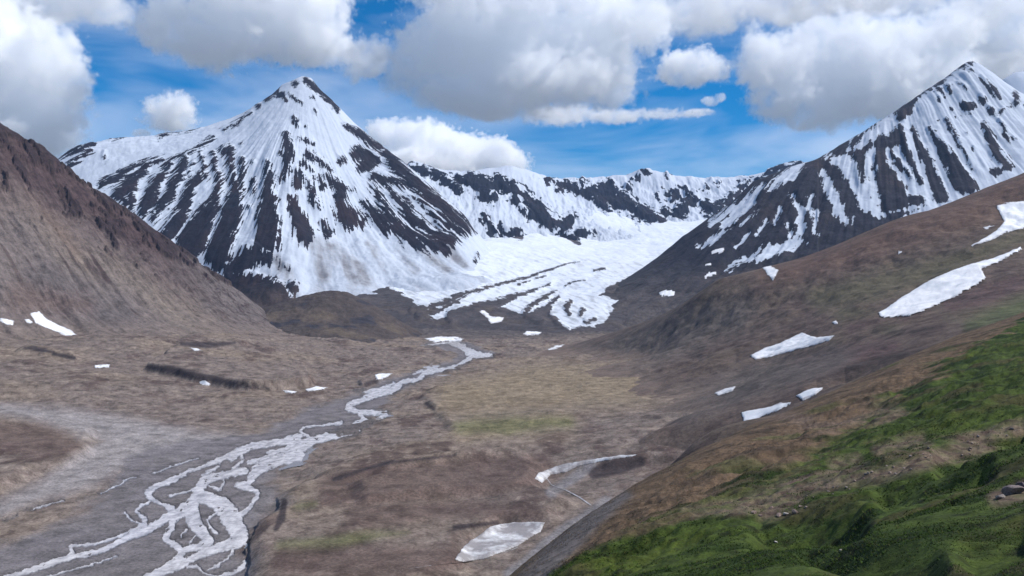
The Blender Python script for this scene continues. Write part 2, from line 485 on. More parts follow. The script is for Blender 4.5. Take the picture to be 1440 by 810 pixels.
# ------------------------------------------------------------------ snow and rock masks on the mountains
A, B, C, D = ((80, 90), 2.383), ((360, 90), 2.383), ((580, 220), 2.88), ((1000, 70), 2.314)
ROCK_A = [[(0,310,8),(60,288,10),(120,268,9)],[(180,244,6),(230,240,6)],[(340,243,5),(410,226,5),(480,206,4)],[(560,222,5),(650,165,5)],[(590,152,4),(640,130,4)],[(700,122,8),(735,88,10),(765,122,8)],[(675,140,9)],
  [(40,345,10),(110,290,9)],[(160,300,5),(155,315,6)],
  [(150,405,12),(210,372,16),(265,340,12),(340,325,8),(430,305,7),(480,278,6),(520,252,5)],
  [(300,340,14),(255,395,22),(205,440,22),(240,470,14)],[(250,420,22),(245,470,14)],[(380,335,10),(330,400,22),(300,470,20),(285,505,15)],[(430,315,12),(410,370,20),(370,450,20),(320,520,14)],
  [(490,365,12),(450,400,20),(430,470,22),(400,530,28),(370,570,25)],[(530,350,10),(545,400,15),(530,450,18),(490,520,35),(450,600,50),(430,640,40)],
  [(560,290,14),(580,285,14),(578,340,9),(600,420,20),(590,480,33),(565,560,38),(540,650,42)],[(520,300,8),(530,350,9)],[(455,330,6),(440,360,8)],[(480,300,5),(500,380,8)],
  [(620,325,12),(620,370,14),(615,420,11)],[(658,390,10),(655,432,6)],[(645,480,8)],[(615,268,4)],[(657,328,5)],
  [(700,330,10),(705,390,16),(710,450,28),(705,520,38),(705,590,44)],[(768,240,13),(775,290,21),(770,340,14),(765,385,11)],
  [(805,365,15),(805,410,14)],[(790,450,12),(805,500,27),(825,560,33),(838,590,20)],[(830,325,6),(855,360,6)],[(745,300,5)],[(750,385,4)],
  [(640,640,30),(600,690,30),(660,640,36),(700,650,25)],[(560,680,20),(600,730,30),(660,740,40),(720,760,40),(770,800,30)],[(790,750,20)],[(765,680,7)],[(730,655,6)]]
ROCK_B = [[(130,65,11)],[(165,55,13),(200,75,14),(240,112,11),(272,152,9)],[(190,112,7)],[(200,160,6)],[(110,100,4),(150,130,6)],[(125,180,8),(140,206,6)],[(168,210,6)],
  [(175,300,8),(215,325,13),(250,358,7)],[(175,390,9),(190,450,15),(212,490,7)],[(150,330,5)],[(205,380,7),(225,410,8)],[(235,375,12),(265,400,15),(290,420,17),(280,470,24),(310,520,38)],[(350,530,13)],
  [(222,530,11),(242,570,13)],[(165,605,12)],[(145,250,5),(190,260,5)],
  [(295,205,6),(340,225,12),(380,258,15),(420,280,16)],[(340,300,26),(390,320,28),(360,345,22)],[(285,330,15)],[(440,300,24),(490,360,28),(530,400,24),(580,440,24),(630,480,24),(680,530,28),(705,560,20)],
  [(390,380,16),(440,385,16),(490,400,18)],[(395,410,9),(430,480,17),(470,540,26),(510,580,26),(560,600,24),(640,625,20)],[(450,430,11),(490,470,19),(530,520,20),(580,570,24),(650,590,28)],
  [(360,462,12),(390,500,19),(440,550,23)],[(325,425,10)],[(560,410,8),(600,470,10),(650,540,14)],[(540,440,8),(590,500,10),(630,560,14)],
  [(520,350,10),(565,350,12),(610,372,12),(650,400,10)],[(745,640,4),(740,655,4)]]
DIRT_B = [[(170,590,20),(260,640,40),(340,700,30),(370,725,12)],[(220,610,30),(230,690,30)],[(380,600,6),(440,690,8)],[(480,610,10),(530,690,14)],[(560,620,14),(640,680,16)],[(640,620,20),(690,670,12)],[(60,650,14),(110,700,14)]]
ROCK_C = [[(0,42,18),(70,62,16),(140,100,14),(190,140,10)],[(0,90,16),(60,180,14),(130,230,26),(200,290,22)],[(190,85,14),(240,100,33),(300,130,24),(345,95,16),(390,125,24),(460,165,24),(505,215,26),(545,265,28),(600,282,30),(640,255,20)],[(280,160,16),(330,165,14)],[(410,180,12),(480,250,12)],
  [(670,315,14),(715,310,14)],[(610,320,10),(640,340,12),(680,358,9)],[(365,295,8),(410,315,16),(440,325,12)],[(285,245,8),(310,280,11),(345,318,6)],
  [(545,97,6),(620,120,13),(680,140,19),(740,150,28),(800,115,22)],[(800,160,38),(850,185,36),(900,210,24),(960,245,22),(1010,265,16)],[(750,180,20),(800,220,10)],[(920,80,13)],[(690,100,7)],[(945,62,5),(960,60,5)],
  [(890,95,5)],[(870,130,10)],[(1030,75,8),(1040,85,4)],[(990,165,7)],[(1030,150,6)],[(1070,150,10),(1050,180,10)],[(1105,135,8),(1120,180,14),(1080,225,22)],[(1030,225,12)],[(1140,155,16),(1150,190,10)],[(1190,130,6)],[(1180,195,16),(1220,215,26),(1270,185,18),(1320,145,10),(1360,105,8)],[(1330,125,7)],
  [(1440,62,8),(1500,45,10),(1570,25,8)],[(1480,80,14),(1540,55,14)],[(1400,100,7),(1430,120,9)],[(260,412,5),(275,438,5)],[(1210,100,5)],[(1240,110,4)]]
ROCK_D = [[(850,38,5),(800,65,6),(755,98,5),(700,135,4)],[(845,62,7)],[(665,155,9),(640,185,21),(615,215,16)],[(490,270,10),(475,290,13),(455,312,7)],[(445,295,8),(420,322,20),(380,352,24)],
  [(615,255,12),(600,290,24),(550,310,24),(480,340,22)],[(490,340,24),(490,400,27),(495,455,10)],[(545,335,20),(560,400,28),(590,460,42),(610,505,44),(680,500,20)],[(620,280,14),(640,340,13),(660,390,9),(685,432,6)],
  [(580,330,7),(620,380,9),(655,425,5)],[(655,258,6),(690,330,15),(720,400,19),(745,475,24)],[(710,255,7),(740,300,15),(780,370,24),(820,430,34),(860,455,18)],[(765,230,5),(800,290,7),(830,350,7),(850,382,4)],
  [(890,240,8),(910,290,15),(930,340,20),(965,378,18)],[(940,240,5),(970,297,5)],[(855,320,5)],[(835,270,4)],[(740,130,9)],[(770,117,6),(775,135,5)],[(745,160,6)],[(880,90,4),(900,120,9),(932,150,9)],[(830,185,14),(850,180,16)],[(880,163,13)],[(912,200,13)],[(948,200,9)],[(990,140,5),(997,180,11)],[(805,105,4),(830,125,5)],[(785,190,4)],[(985,295,3)],[(920,400,9),(950,385,9)]]
SNOW_D = [[(182,555,2),(150,600,4)],[(120,600,2),(78,645,4)],[(225,520,2),(203,562,4)],[(150,520,3),(95,570,4)],[(330,470,3),(318,520,4)],[(460,545,3),(455,575,3)],[(400,355,14),(440,372,30),(470,430,24),(500,480,26),(535,525,18),(560,540,8)],[(520,328,12),(515,380,11),(520,440,13),(535,490,16)],[(545,383,6)],[(365,400,9),(390,470,16),(420,520,17),(442,560,12)],
  [(268,478,6),(290,530,13),(292,590,9),(270,625,12)],[(300,622,8),(220,648,20),(130,678,14),(55,708,5)],[(340,525,6),(342,600,8)],[(250,565,6),(260,612,4)],[(380,330,6),(372,352,5)],
  [(290,365,16),(255,405,18),(215,425,14),(190,460,8)],[(170,440,7),(100,505,12),(60,530,11),(0,562,10)],[(140,495,7),(90,535,9),(40,570,7)],[(585,530,4),(640,519,8),(692,510,3)],[(838,470,3),(890,455,6)],[(70,582,4),(30,605,4),(-10,622,4)],[(45,600,3),(-40,640,4)],[(-80,560,16),(0,520,4)]]
SNOW_DP = [(445,332),(500,310),(560,288),(612,252),(650,262),(720,240),(1100,160),(1100,10),(850,30),(690,140),(560,225),(470,285)]
SNOW_DP2 = [(560,318),(612,250),(1100,160),(1100,700),(560,700),(640,498),(590,400)]

def rib_noise(x, y, cx, cy, ka, kr, seed):
    a = np.arctan2(x - cx, y - cy)
    r = np.hypot(x - cx, y - cy)
    return fbm(a * ka * 100, r / kr * 100, 100, 4, seed, .55), r

def warp(px, py, x, y, amp, seed):
    return px + amp * fbm(x, y, 90, 4, seed, .6), py + amp * fbm(x, y, 90, 4, seed + 50, .6)

M_mtn = terrain_mat('mountain_snow_rock', 60, snowcol=(.48, .525, .60), var=.35, bump=.55, fine=9, edge=1.6, bdist=9)

# ------------------------------------------------------------------ the main peak
PK = at(425, 107, 6000)
RL = dense([(40,246,5450),(60,235,5500),(85,222,5550),(110,205,5600),(150,196,5700),(200,193,5750),(250,187,5800),(300,175,5850),(340,160,5900),(380,135,5950),(397,119,5970),(412,113,5990),(425,107,6000),(437,110,5995),
            (447,122,5980),(475,150,5900),(500,178,5820),(530,208,5720),(560,230,5620),(590,252,5500),(620,277,5350),(650,312,5150),(668,338,5000)], 14)
PC = W(RL) + W(dense([(397,121,5960),(398,160,5650),(400,200,5350),(405,250,5050),(400,300,4750),(385,350,4450),(385,400,4150),(385,440,3950)], 1)) + W([
    (150,240,5380),(200,230,5430),(250,218,5480),(300,207,5520),(350,190,5560),(160,290,5000),(200,330,4750),(250,360,4600),(300,390,4400),(340,410,4250),(100,260,5300),(60,300,5000),
    (250,290,4980),(300,300,4850),(330,350,4500),(350,260,5080),(450,200,5480),(450,250,5200),(450,320,4800),(430,400,4250),(500,250,5350),(500,320,4900),(490,390,4350),(550,300,5080),(550,360,4650),
    (600,330,4950),(600,385,4500),(640,350,4800),(540,402,4300),(410,428,4000),(480,410,4150),(470,150,5820),(520,230,5580),
    (380,470,3700),(300,470,3700),(200,470,3700),(480,445,3850),(560,430,4000),(640,400,4250),(690,392,4400),(-60,470,3700),(-60,330,4800),
    (460,290,4960),(520,290,5130),(580,300,5120),(570,270,5300)]) + behind([(425,7300,500),(200,7000,300),(600,6800,100),(0,6800,100),(300,7200,400),(720,6500,0),(740,5600,-50),(745,5200,-60),(740,4800,-100),(730,4400,-150),(780,5000,-150),(780,4300,-200),(780,6000,-100)])
_pr = RBF(PC, smooth=.01)
def peak_base(x, y): return _pr(x, y)
def peak_h(x, y):
    z = peak_base(x, y)
    rn, r = rib_noise(x, y, PK[0], PK[1], 9, 900, 31)
    px, py = proj(x, y, z)
    edge = sstep(50, 1000, r)
    z = z + rn * 26 * edge + fbm(x, y, 260, 6, 33, .52) * 24 * edge + fbm(x, y, 60, 4, 34) * 6
    rk = np.maximum(strokes(px, py, ROCK_A, -12, *A), strokes(px, py, ROCK_B, -12, *B))
    z = z + 16 * sstep(-4, 6, rk) * sstep(100, 500, r)
    return z
peak = Layer('snow_mountain', peak_h, -80, 760, 3600, 7000, 1000, 700, wings=(-500, None))
def peak_attrs(L):
    x, y = L.x, L.Y
    px, py = warp(L.px, L.py, x, y, 6, 41)
    rn, r = rib_noise(x, y, PK[0], PK[1], 26, 500, 43)
    rk = np.maximum(strokes(px, py, ROCK_A, -14, *A), strokes(px, py, ROCK_B, -14, *B))
    rn2, _ = rib_noise(x, y, PK[0], PK[1], 80, 260, 47)
    rk = rk + (rn * 4.5 + rn2 * (11 + 7 * sstep(500, 580, L.px)) + rib_noise(x, y, PK[0], PK[1], 150, 150, 40)[0] * 8 + fbm(x, y, 45, 4, 44) * 4 + fbm(x, y, 16, 3, 49) * 4) * (.45 + .55 * sstep(150, 240, L.py))
    back = y > 6100
    low = polysdf(L.px, L.py, [(280,520),(280,395),(330,400),(372,396),(392,412),(402,424),(420,434),(420,520)])
    rk = np.maximum(rk, low + 4 * fbm(x, y, 60, 4, 48))
    snow = -np.clip(np.where(back, -8, rk), -8, 8)
    d = strokes(px, py, DIRT_B, -30, *B)
    dirt = sstep(-8, 5, d) * np.clip(.55 + rn * .9, 0, 1) + sstep(340, 420, L.py) * .5 * np.clip(.4 + 1.6 * rn, 0, 1)
    c = np.zeros(x.shape + (3,), np.float32) + np.array((.021, .018, .024), np.float32)
    c = mixc(c, (.034, .023, .026), sstep(-.1, .5, fbm(x, y, 300, 4, 45)))
    c = mixc(c, (.017, .018, .027), sstep(0, .5, fbm(x, y, 180, 4, 46)))
    c = mixc(c, (.075, .058, .055), sstep(395, 425, L.py))
    return {'snow_field': snow, 'snow_dirt': np.clip(dirt, 0, .9)}, c
peak.build(M_mtn, *peak_attrs(peak))

# ------------------------------------------------------------------ headwall at the valley end
HCREST = dense([(520,250,6900),(560,236,6950),(580,231,7000),(620,239,7000),(650,242,7000),(690,240,7000),(718,234,7050),(745,241,7150),(775,251,7300),(800,254,7400),(840,252,7500),(880,247,7600),(903,238,7600),(930,243,7600),(960,249,7650),(1000,251,7700),(1050,248,7700),(1075,243,7700),(1110,232,7650),(1150,226,7600),(1200,218,7600)], 10)
HC = W(HCREST) + W([(620,335,5950),(660,345,5900),(700,340,6100),(750,333,6300),(800,325,6500),(850,322,6600),(900,320,6700),(950,318,6800),(1000,312,6900),(1050,302,7000),(1120,300,7000),
     (600,300,6200),(650,285,6480),(700,290,6500),(740,270,6850),(760,285,6800),(800,282,7100),(800,305,6750),(850,292,7100),(920,283,7250),(960,285,7250),(1000,282,7300),(1060,270,7400),(850,262,7450),(905,262,7450),
     (560,420,5000),(700,400,5200),(850,380,5600),(950,370,5900),(1100,360,6200)]) + behind([(560,8200,300),(700,8300,300),(850,8600,300),(1000,8800,300),(1200,8800,400)])
_hr = RBF(HC, smooth=.01)
def head_h(x, y):
    z = _hr(x, y)
    px, py = proj(x, y, z)
    e = sstep(0, 20, py - 240)
    z = z + fbm(x, y * .6, 220, 6, 51, .55, True) * 26 * (.25 + .75 * e) + fbm(x * 2.2, y * .5, 120, 4, 52) * 20 * (.3 + .7 * e)
    rk = strokes(px, py, ROCK_C, -12, *C)
    return z + 26 * sstep(-3, 3, rk)
head = Layer('headwall_ridge', head_h, 500, 1220, 5200, 8600, 800, 480)
def head_attrs(L):
    x, y = L.x, L.Y
    px, py = warp(L.px, L.py, x, y, 12, 61)
    rk = strokes(px, py, ROCK_C, -14, *C)
    st = fbm(x * 2.5, y * .4, 110, 4, 62)
    rk = rk + .8 + st * 8 + fbm(x, y, 60, 4, 63) * 8 + fbm(x * 3, y, 40, 3, 66) * 5 + 2.5 * (fbm(x, y, 500, 3, 67) > .05)
    bare = y > 7750
    snow = -np.clip(np.where(bare, -8, rk), -8, 8)
    dirt = sstep(300, 335, L.py) * .35 * np.clip(.4 + st, 0, 1)
    c = np.zeros(x.shape + (3,), np.float32) + np.array((.016, .017, .026), np.float32)
    c = mixc(c, (.028, .024, .03), sstep(0, .4, fbm(x, y, 250, 3, 65)))
    return {'snow_field': snow, 'snow_dirt': dirt}, c
head.build(M_mtn, *head_attrs(head))

# ------------------------------------------------------------------ right peak
RCREST = dense([(1560,175,4800),(1500,160,4850),(1440,134,4900),(1420,121,4930),(1395,103,4970),(1376,90,4995),(1366,86,5000),(1355,90,5000),(1340,102,4985),(1300,129,4950),(1260,156,4920),(1220,181,4900),(1180,205,4880),(1142,229,4850),(1100,239,4800),(1059,256,4740),(1031,282,4690),(997,307,4610),(962,332,4520),(942,354,4450),(900,384,4340),(850,412,4200),(800,440,4050)], 14)
RC = W(RCREST) + W([(1365,200,4450),(1300,200,4550),(1250,250,4380),(1200,280,4280),(1150,300,4250),(1100,330,4180),(1050,360,4080),(1000,390,3950),(950,412,3880),(900,440,3700),(850,458,3600),(1300,290,4120),(1400,250,4220),(1440,230,4300),
     (1200,350,3900),(1300,350,3800),(1100,400,3700),(1000,430,3600),(1400,330,3850),(1340,150,4720),(1400,170,4600),(1500,250,4200),(1500,350,3700),(1850,230,4700),(2200,200,4600),(1850,380,4000),(2200,380,3900),(800,475,3450),(740,500,3300),(900,480,3400),(1000,480,3300),(1200,450,3300),(1500,450,3200)]) \
   + behind([(1365,6000,500),(1142,5800,100),(1000,5500,-100),(900,5200,-150),(1560,6000,400),(820,4800,-150),(760,4400,-150),(740,4000,-200)])
_rr = RBF(RC, smooth=.01)
RP = at(1366, 86, 5000)
def rp_h(x, y):
    z = _rr(x, y)
    px, py = proj(x, y, z)
    rn, r = rib_noise(x, y, RP[0] - 150, RP[1] + 900, 16, 1500, 71)
    e = sstep(0, 400, r)
    cr = np.interp(px, *zip(*sorted((a, b) for a, b, _ in RCREST)))
    e2 = sstep(0, 18, py - cr)
    z = z + (rn * 30 + fbm(x, y, 240, 6, 72, .5) * 20) * (.15 + .85 * e2) + fbm(x, y, 60, 4, 74) * 5
    rk = np.where(px > 1150, strokes(px, py, ROCK_D, -12, *D), -strokes(px, py, SNOW_D, -12, *D))
    return z + 14 * sstep(-4, 5, rk) * e2
rpk = Layer('snow_mountain', rp_h, 700, 1560, 3250, 5700, 800, 560, wings=(None, 2200))
def rp_attrs(L):
    x, y = L.x, L.Y
    px, py = warp(L.px, L.py, x, y, 6, 81)
    rn, r = rib_noise(x, y, RP[0] - 150, RP[1] + 900, 60, 800, 82)
    tz = lambda P: [(D[0][0] + a / D[1], D[0][1] + b / D[1]) for a, b in P]
    sn = np.maximum(polysdf(px, py, tz(SNOW_DP)), polysdf(px, py, tz(SNOW_DP2)))
    sn = np.minimum(sn, -strokes(px, py, ROCK_D, -14, *D))
    sn = np.maximum(sn, strokes(px, py, SNOW_D, -14, *D))
    sn = sn + rn * 7 + rib_noise(x, y, RP[0] - 150, RP[1] + 900, 130, 250, 83)[0] * 7 + fbm(x, y, 45, 4, 84) * 3.5 + fbm(x, y, 16, 3, 86) * 3.5
    tz_far = y > 5050
    sn = np.where(tz_far & (L.px < 1150), -8, np.where(tz_far, 8, sn))
    c = np.zeros(x.shape + (3,), np.float32) + np.array((.030, .029, .037), np.float32)
    c = mixc(c, (.044, .036, .039), sstep(0, .5, fbm(x, y, 250, 4, 85)))
    c = mixc(c, (.092, .080, .078), sstep(360, 440, L.py))
    return {'snow_field': np.clip(sn, -8, 8), 'snow_dirt': np.zeros(x.shape)}, c
rpk.build(M_mtn, *rp_attrs(rpk))

# far summit behind the right peak
_fs = RBF(W([(1425,105,6500),(1410,112,6450),(1440,108,6550),(1480,118,6500),(1540,150,6400),(1380,150,6400),(1440,260,5800),(1380,260,5800),(1540,260,5800)]) + behind([(1425,7300,500),(1500,7300,500),(1360,7000,300)]), smooth=.01)
fsum = Layer('snow_mountain', lambda x, y: _fs(x, y) + fbm(x, y, 200, 5, 88) * 14, 1370, 1560, 5800, 7200, 160, 120, wings=(None, 2000))
fsum.build(M_mtn, {'snow_field': np.full(fsum.x.shape, 6.), 'snow_dirt': np.zeros(fsum.x.shape)}, np.full(fsum.x.shape + (3,), .06))

# ------------------------------------------------------------------ glacier
GC = W([(540,462,3600),(560,482,3400),(640,478,3450),(700,478,3450),(760,477,3420),(800,473,3420),(850,460,3500),(500,440,3800),(480,425,4000),(520,412,4150),(560,402,4350),(620,387,4500),(660,362,4900),(700,347,5300),(750,341,5700),(800,346,5800),(850,350,5800),(900,345,6000),(940,336,6300),(900,326,6500),(850,331,6500),(800,335,6300),
    (640,420,4000),(700,400,4400),(760,385,4700),(820,385,4700),(880,370,5000),(920,360,5200),(760,430,3900),(820,430,3850),(700,430,3900),(870,410,4100),(900,392,4400),(600,440,3800),(640,455,3650),(720,455,3650),(800,455,3600),
    (800,309,6750),(850,309,6750),(900,309,6880),(760,321,6500),(700,329,6250),(660,337,6000),(950,308,6950),(1000,300,7080),(830,294,7000),(800,292,7020),(900,296,7120),(760,306,6780),(700,313,6520),(960,350,5400),(1040,292,7200),(640,500,3250),(800,500,3250),(480,500,3300),(950,480,3400),(430,460,3700)])
_gr = RBF(GC, smooth=.08)
GD = [[(640,335,7),(675,352,8)],[(690,308,11),(722,306,9)],[(545,292,14),(600,302,12)],[(410,320,9),(440,330,9)],[(680,425,1),(610,440,3),(480,485,5),(400,505,5),(300,530,6),(200,560,8),(100,600,10),(0,625,14)],[(250,545,5),(160,595,8),(110,622,7),(30,640,20)],[(560,515,3),(480,545,6),(400,570,11),(330,600,22),(250,615,22),(160,650,26)],[(700,498,3),(620,520,4)],
      [(580,545,6),(520,575,8),(480,605,9),(455,635,12)],[(590,570,5),(545,612,13),(470,650,16),(520,670,20)],[(640,588,8),(622,610,11),(635,640,8)],[(690,622,10),(680,645,8)],[(735,462,4),(780,455,4)],[(240,492,3),(290,488,3)],[(0,530,6),(60,525,7),(110,520,4)],[(500,493,3),(540,485,3)],[(430,520,3),(480,505,2)],
      [(700,670,6),(740,660,6)],[(560,640,8),(590,680,12),(630,705,8)]]
GTOE = [(-200,470),(0,580),(40,625),(90,655),(140,650),(260,590),(380,612),(430,635),(455,642),(520,612),(570,600),(560,630),(600,680),(640,708),(660,690),(740,690),(790,660),(800,630),(840,600),(840,585),(760,560),(790,530),(930,460),(1060,400),(1400,250),(1400,0),(0,0)]
GW = [[(850,565,8),(920,525,9)],[(800,605,6),(840,590,6)],[(880,490,4),(905,490,5)],[(905,510,4),(930,500,3)]]
def gl_h(x, y):
    z = _gr(x, y)
    px, py = proj(x, y, z)
    crv = np.abs(fbm(x * .45 + y * .12, y * 1.3, 90, 4, 103)) * 15 * sstep(-.05, .25, fbm(x, y, 500, 3, 104))
    return z + fbm(x, y, 420, 5, 101) * 26 + fbm(x, y, 50, 4, 102) * 3.0 - crv - 8 * sstep(320, 300, py) + 7 * sstep(-3, 3, strokes(px, py, GD, -12, *C)) * sstep(340, 400, py)
glac = Layer('glacier', gl_h, 420, 1070, 3250, 7350, 760, 700, log=True)
def gl_attrs(L):
    x, y = L.x, L.Y
    px, py = warp(L.px, L.py, x, y, 3.5, 111)
    tz = [(C[0][0] + a / C[1], C[0][1] + b / C[1]) for a, b in GTOE]
    sn = polysdf(px, py, tz)
    sn = np.minimum(sn, -strokes(px, py, GD, -14, *C))
    sn = np.maximum(sn, strokes(px, py, GW, -14, *C))
    # fine medial bands along the flow
    fl = fbm((L.px + .9 * L.py) * 3, (L.py - .42 * L.px) * 16, 60, 4, 112)
    sn = sn + fl * 5 * sstep(370, 430, L.py) + fbm(x, y, 40, 4, 113) * 2.5 * sstep(360, 420, L.py)
    dirt = sstep(385, 460, L.py) * .3 * np.clip(.5 + 1.6 * fl, 0, 1) + .35 * sstep(335, 380, L.py) * sstep(.02, .4, fl)
    c = np.zeros(x.shape + (3,), np.float32) + np.array((.075, .067, .070), np.float32)
    c = mixc(c, (.10, .082, .075), sstep(0, .5, fbm(x, y, 150, 4, 114)))
    return {'snow_field': np.clip(sn, -8, 8), 'snow_dirt': dirt}, c
M_glac = terrain_mat('glacier_ice_moraine', 45, snowcol=(.62, .66, .72), var=.35, bump=.35, fine=7, edge=1.2, bdist=5)
glac.build(M_glac, *gl_attrs(glac))

# ------------------------------------------------------------------ moraine hill at the foot of the main peak
MC = W(dense([(370,440,3250),(400,427,3280),(430,415,3350),(460,408,3400),(490,410,3420),(520,424,3400),(545,443,3350),(565,462,3300),(590,482,3200)], 10)) + W([(430,450,3100),(480,445,3180),(480,472,2950),(520,482,2850),(400,462,3000),(440,470,2930),(540,465,3130),
     (450,495,2750),(560,492,2950),(380,490,2800),(600,500,2900),(350,470,3000)]) + behind([(400,3900,-220),(480,4000,-220),(560,3900,-240),(620,3600,-240),(340,3700,-220)])
_mo = RBF(MC, smooth=.01)
mor = Layer('moraine_hill', lambda x, y: _mo(x, y) + fbm(x, y, 160, 6, 121, .55) * 17 + fbm(x, y, 40, 3, 122) * 4, 340, 620, 2750, 3800, 330, 260)
cm_ = np.zeros(mor.x.shape + (3,), np.float32) + np.array((.075, .060, .056), np.float32)
cm_ = mixc(cm_, (.115, .090, .072), sstep(0, .5, fbm(mor.x, mor.Y, 180, 4, 123)))
cm_ = mixc(cm_, (.045, .042, .050), sstep(.1, .4, fbm(mor.x, mor.Y, 120, 4, 124)))
M_hill = terrain_mat('bare_hill_ground', 30, snow=False, var=.34, bump=.7, fine=4, bdist=4)
mor.build(M_hill, {}, cm_)

# ------------------------------------------------------------------ left scree hill
LCREST = dense([(-160,90,2850),(-60,142,2900),(0,178,2950),(30,192,2960),(60,212,2980),(100,245,3000),(140,272,3030),(180,300,3060),(220,328,3100),(260,355,3150),(300,383,3200),(340,410,3250),(370,432,3300),(400,453,3350),(425,470,3380)], 12)
LC = W(LCREST) + W([(0,260,2650),(0,350,2350),(0,430,2150),(0,475,2050),(-160,300,2300),(-160,430,2000),(-160,480,1900),(100,300,2800),(100,380,2500),(100,450,2250),(100,482,2150),(200,360,2850),(200,430,2550),(200,478,2300),(280,400,2950),(290,450,2650),(300,466,2550),(350,440,3000),(360,464,2850),(400,470,3100),
     (-500,-40,2800),(-900,-200,2700),(-500,250,2250),(-900,200,2150),(-500,440,1850),(-900,460,1750),(-900,560,1500),(-160,540,1700),(0,540,1850),(200,530,2000),(320,505,2350),(430,490,2900)]) + behind([(0,3900,-100),(200,3900,-200),(-160,3900,100),(400,4000,-250),(300,3900,-250)])
_lr = RBF(LC, smooth=.01)
def crag_mask(x, y, px, py):
    """Dark rock outcrops along the upper left hill."""
    cr = np.interp(px, *zip(*sorted((a, b) for a, b, _ in LCREST)))
    d = py - cr
    al, ac = x * LX + y * LY, -x * LY + y * LX
    n = fbm(ac * 2.2, al * 1.1, 150, 5, 136, .6)
    zone = np.interp(px, [-60, 0, 100, 200, 260, 330], [95, 90, 75, 60, 34, 0])
    return sstep(.02, .16, n + .28 * sstep(zone, zone * .1, d) - .2) * sstep(zone * 1.9 + 4, zone * .6, d) * (zone > 2)
LX, LY = .78, -.62   # downhill direction in plan
def left_h(x, y):
    z = _lr(x, y)
    px, py = proj(x, y, z)
    cr = np.interp(px, *zip(*sorted((a, b) for a, b, _ in LCREST)))
    e = sstep(-2, 25, py - cr)
    z = z + 15 * crag_mask(x, y, px, py)
    al, ac = x * LX + y * LY, -x * LY + y * LX
    gul = fbm(ac * 3.2, al * .55, 260, 5, 131, .55)
    bot = sstep(-40, 160, z + 150)
    fb = floor_base(x, y)
    z = fb + 24 * np.logaddexp(0, (z - fb) / 24) - 5
    z = z + fbm(x, y, 60, 4, 135, .6) * 17 * sstep(300, 120, px) * (1 - e)
    return z + (gul * 34 + fbm(x, y, 200, 6, 132, .55) * 20) * (.2 + .8 * e) * (.25 + .75 * bot) + fbm(x, y, 40, 4, 133) * 3.2 - np.abs(fbm(x, y, 90, 4, 134)) * 22 * sstep(70, 20, py - cr) * sstep(0, 12, py - cr) * sstep(330, 180, px)
left = Layer('scree_hill', left_h, -120, 470, 1750, 3700, 720, 620, wings=(-900, None))
def left_colour(L):
    x, y = L.x, L.Y
    al, ac = x * LX + y * LY, -x * LY + y * LX
    s1 = fbm(ac * 4, al * .4, 200, 5, 141, .6)
    s2 = fbm(ac * 8, al * .6, 200, 5, 142, .6)
    px, py = L.px + 14 * s1, L.py + 10 * s2
    c = np.zeros(x.shape + (3,), np.float32) + np.array((.168, .138, .128), np.float32)
    c = mixc(c, (.24, .195, .155), sstep(-25, 25, strokes(px, py, [[(150,360,8),(200,400,16),(260,440,22),(300,458,14)],[(40,290,14),(90,340,20),(160,400,14)]])) * (.55 + .6 * s1))
    c = mixc(c, (.115, .098, .098), sstep(-25, 20, strokes(px, py, [[(60,400,30),(160,440,30)],[(300,420,14),(380,450,18)],[(200,330,14),(300,400,18),(380,450,10)]])) * .7)
    c = mixc(c, (.14, .095, .08), sstep(-20, 15, strokes(px, py, [[(0,260,20),(60,300,18),(110,350,10)],[(30,420,20),(120,430,10)]])) * (.5 + .5 * s1))
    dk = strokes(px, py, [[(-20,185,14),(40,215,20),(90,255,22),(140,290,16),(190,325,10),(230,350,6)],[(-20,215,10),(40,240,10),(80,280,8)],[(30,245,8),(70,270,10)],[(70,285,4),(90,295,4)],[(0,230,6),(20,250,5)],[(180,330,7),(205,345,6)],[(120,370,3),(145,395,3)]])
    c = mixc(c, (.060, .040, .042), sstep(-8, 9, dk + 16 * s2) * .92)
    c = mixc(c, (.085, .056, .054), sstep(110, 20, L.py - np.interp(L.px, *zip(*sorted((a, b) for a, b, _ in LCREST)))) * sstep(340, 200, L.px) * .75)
    c = mixc(c, (.040, .028, .030), crag_mask(x, y, L.px, L.py) * .92)
    crag = np.abs(fbm(x, y, 110, 5, 143, .6))
    topz = sstep(.55, 0, (L.py - np.interp(L.px, [0, 420], [178, 465])) / 190)
    c = mixc(c, (.050, .034, .036), sstep(.16 - .1 * topz, .02, crag) * topz * .9)
    c = mixc(c, (.070, .050, .046), sstep(.12, .4, s2) * .7)
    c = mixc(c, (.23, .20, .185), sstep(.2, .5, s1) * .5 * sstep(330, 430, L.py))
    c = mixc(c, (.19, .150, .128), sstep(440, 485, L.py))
    return c
M_scree = terrain_mat('scree_ground', 26, snow=False, var=.40, bump=1.0, fine=3.5, bdist=3.5)
left.build(M_scree, {}, left_colour(left))

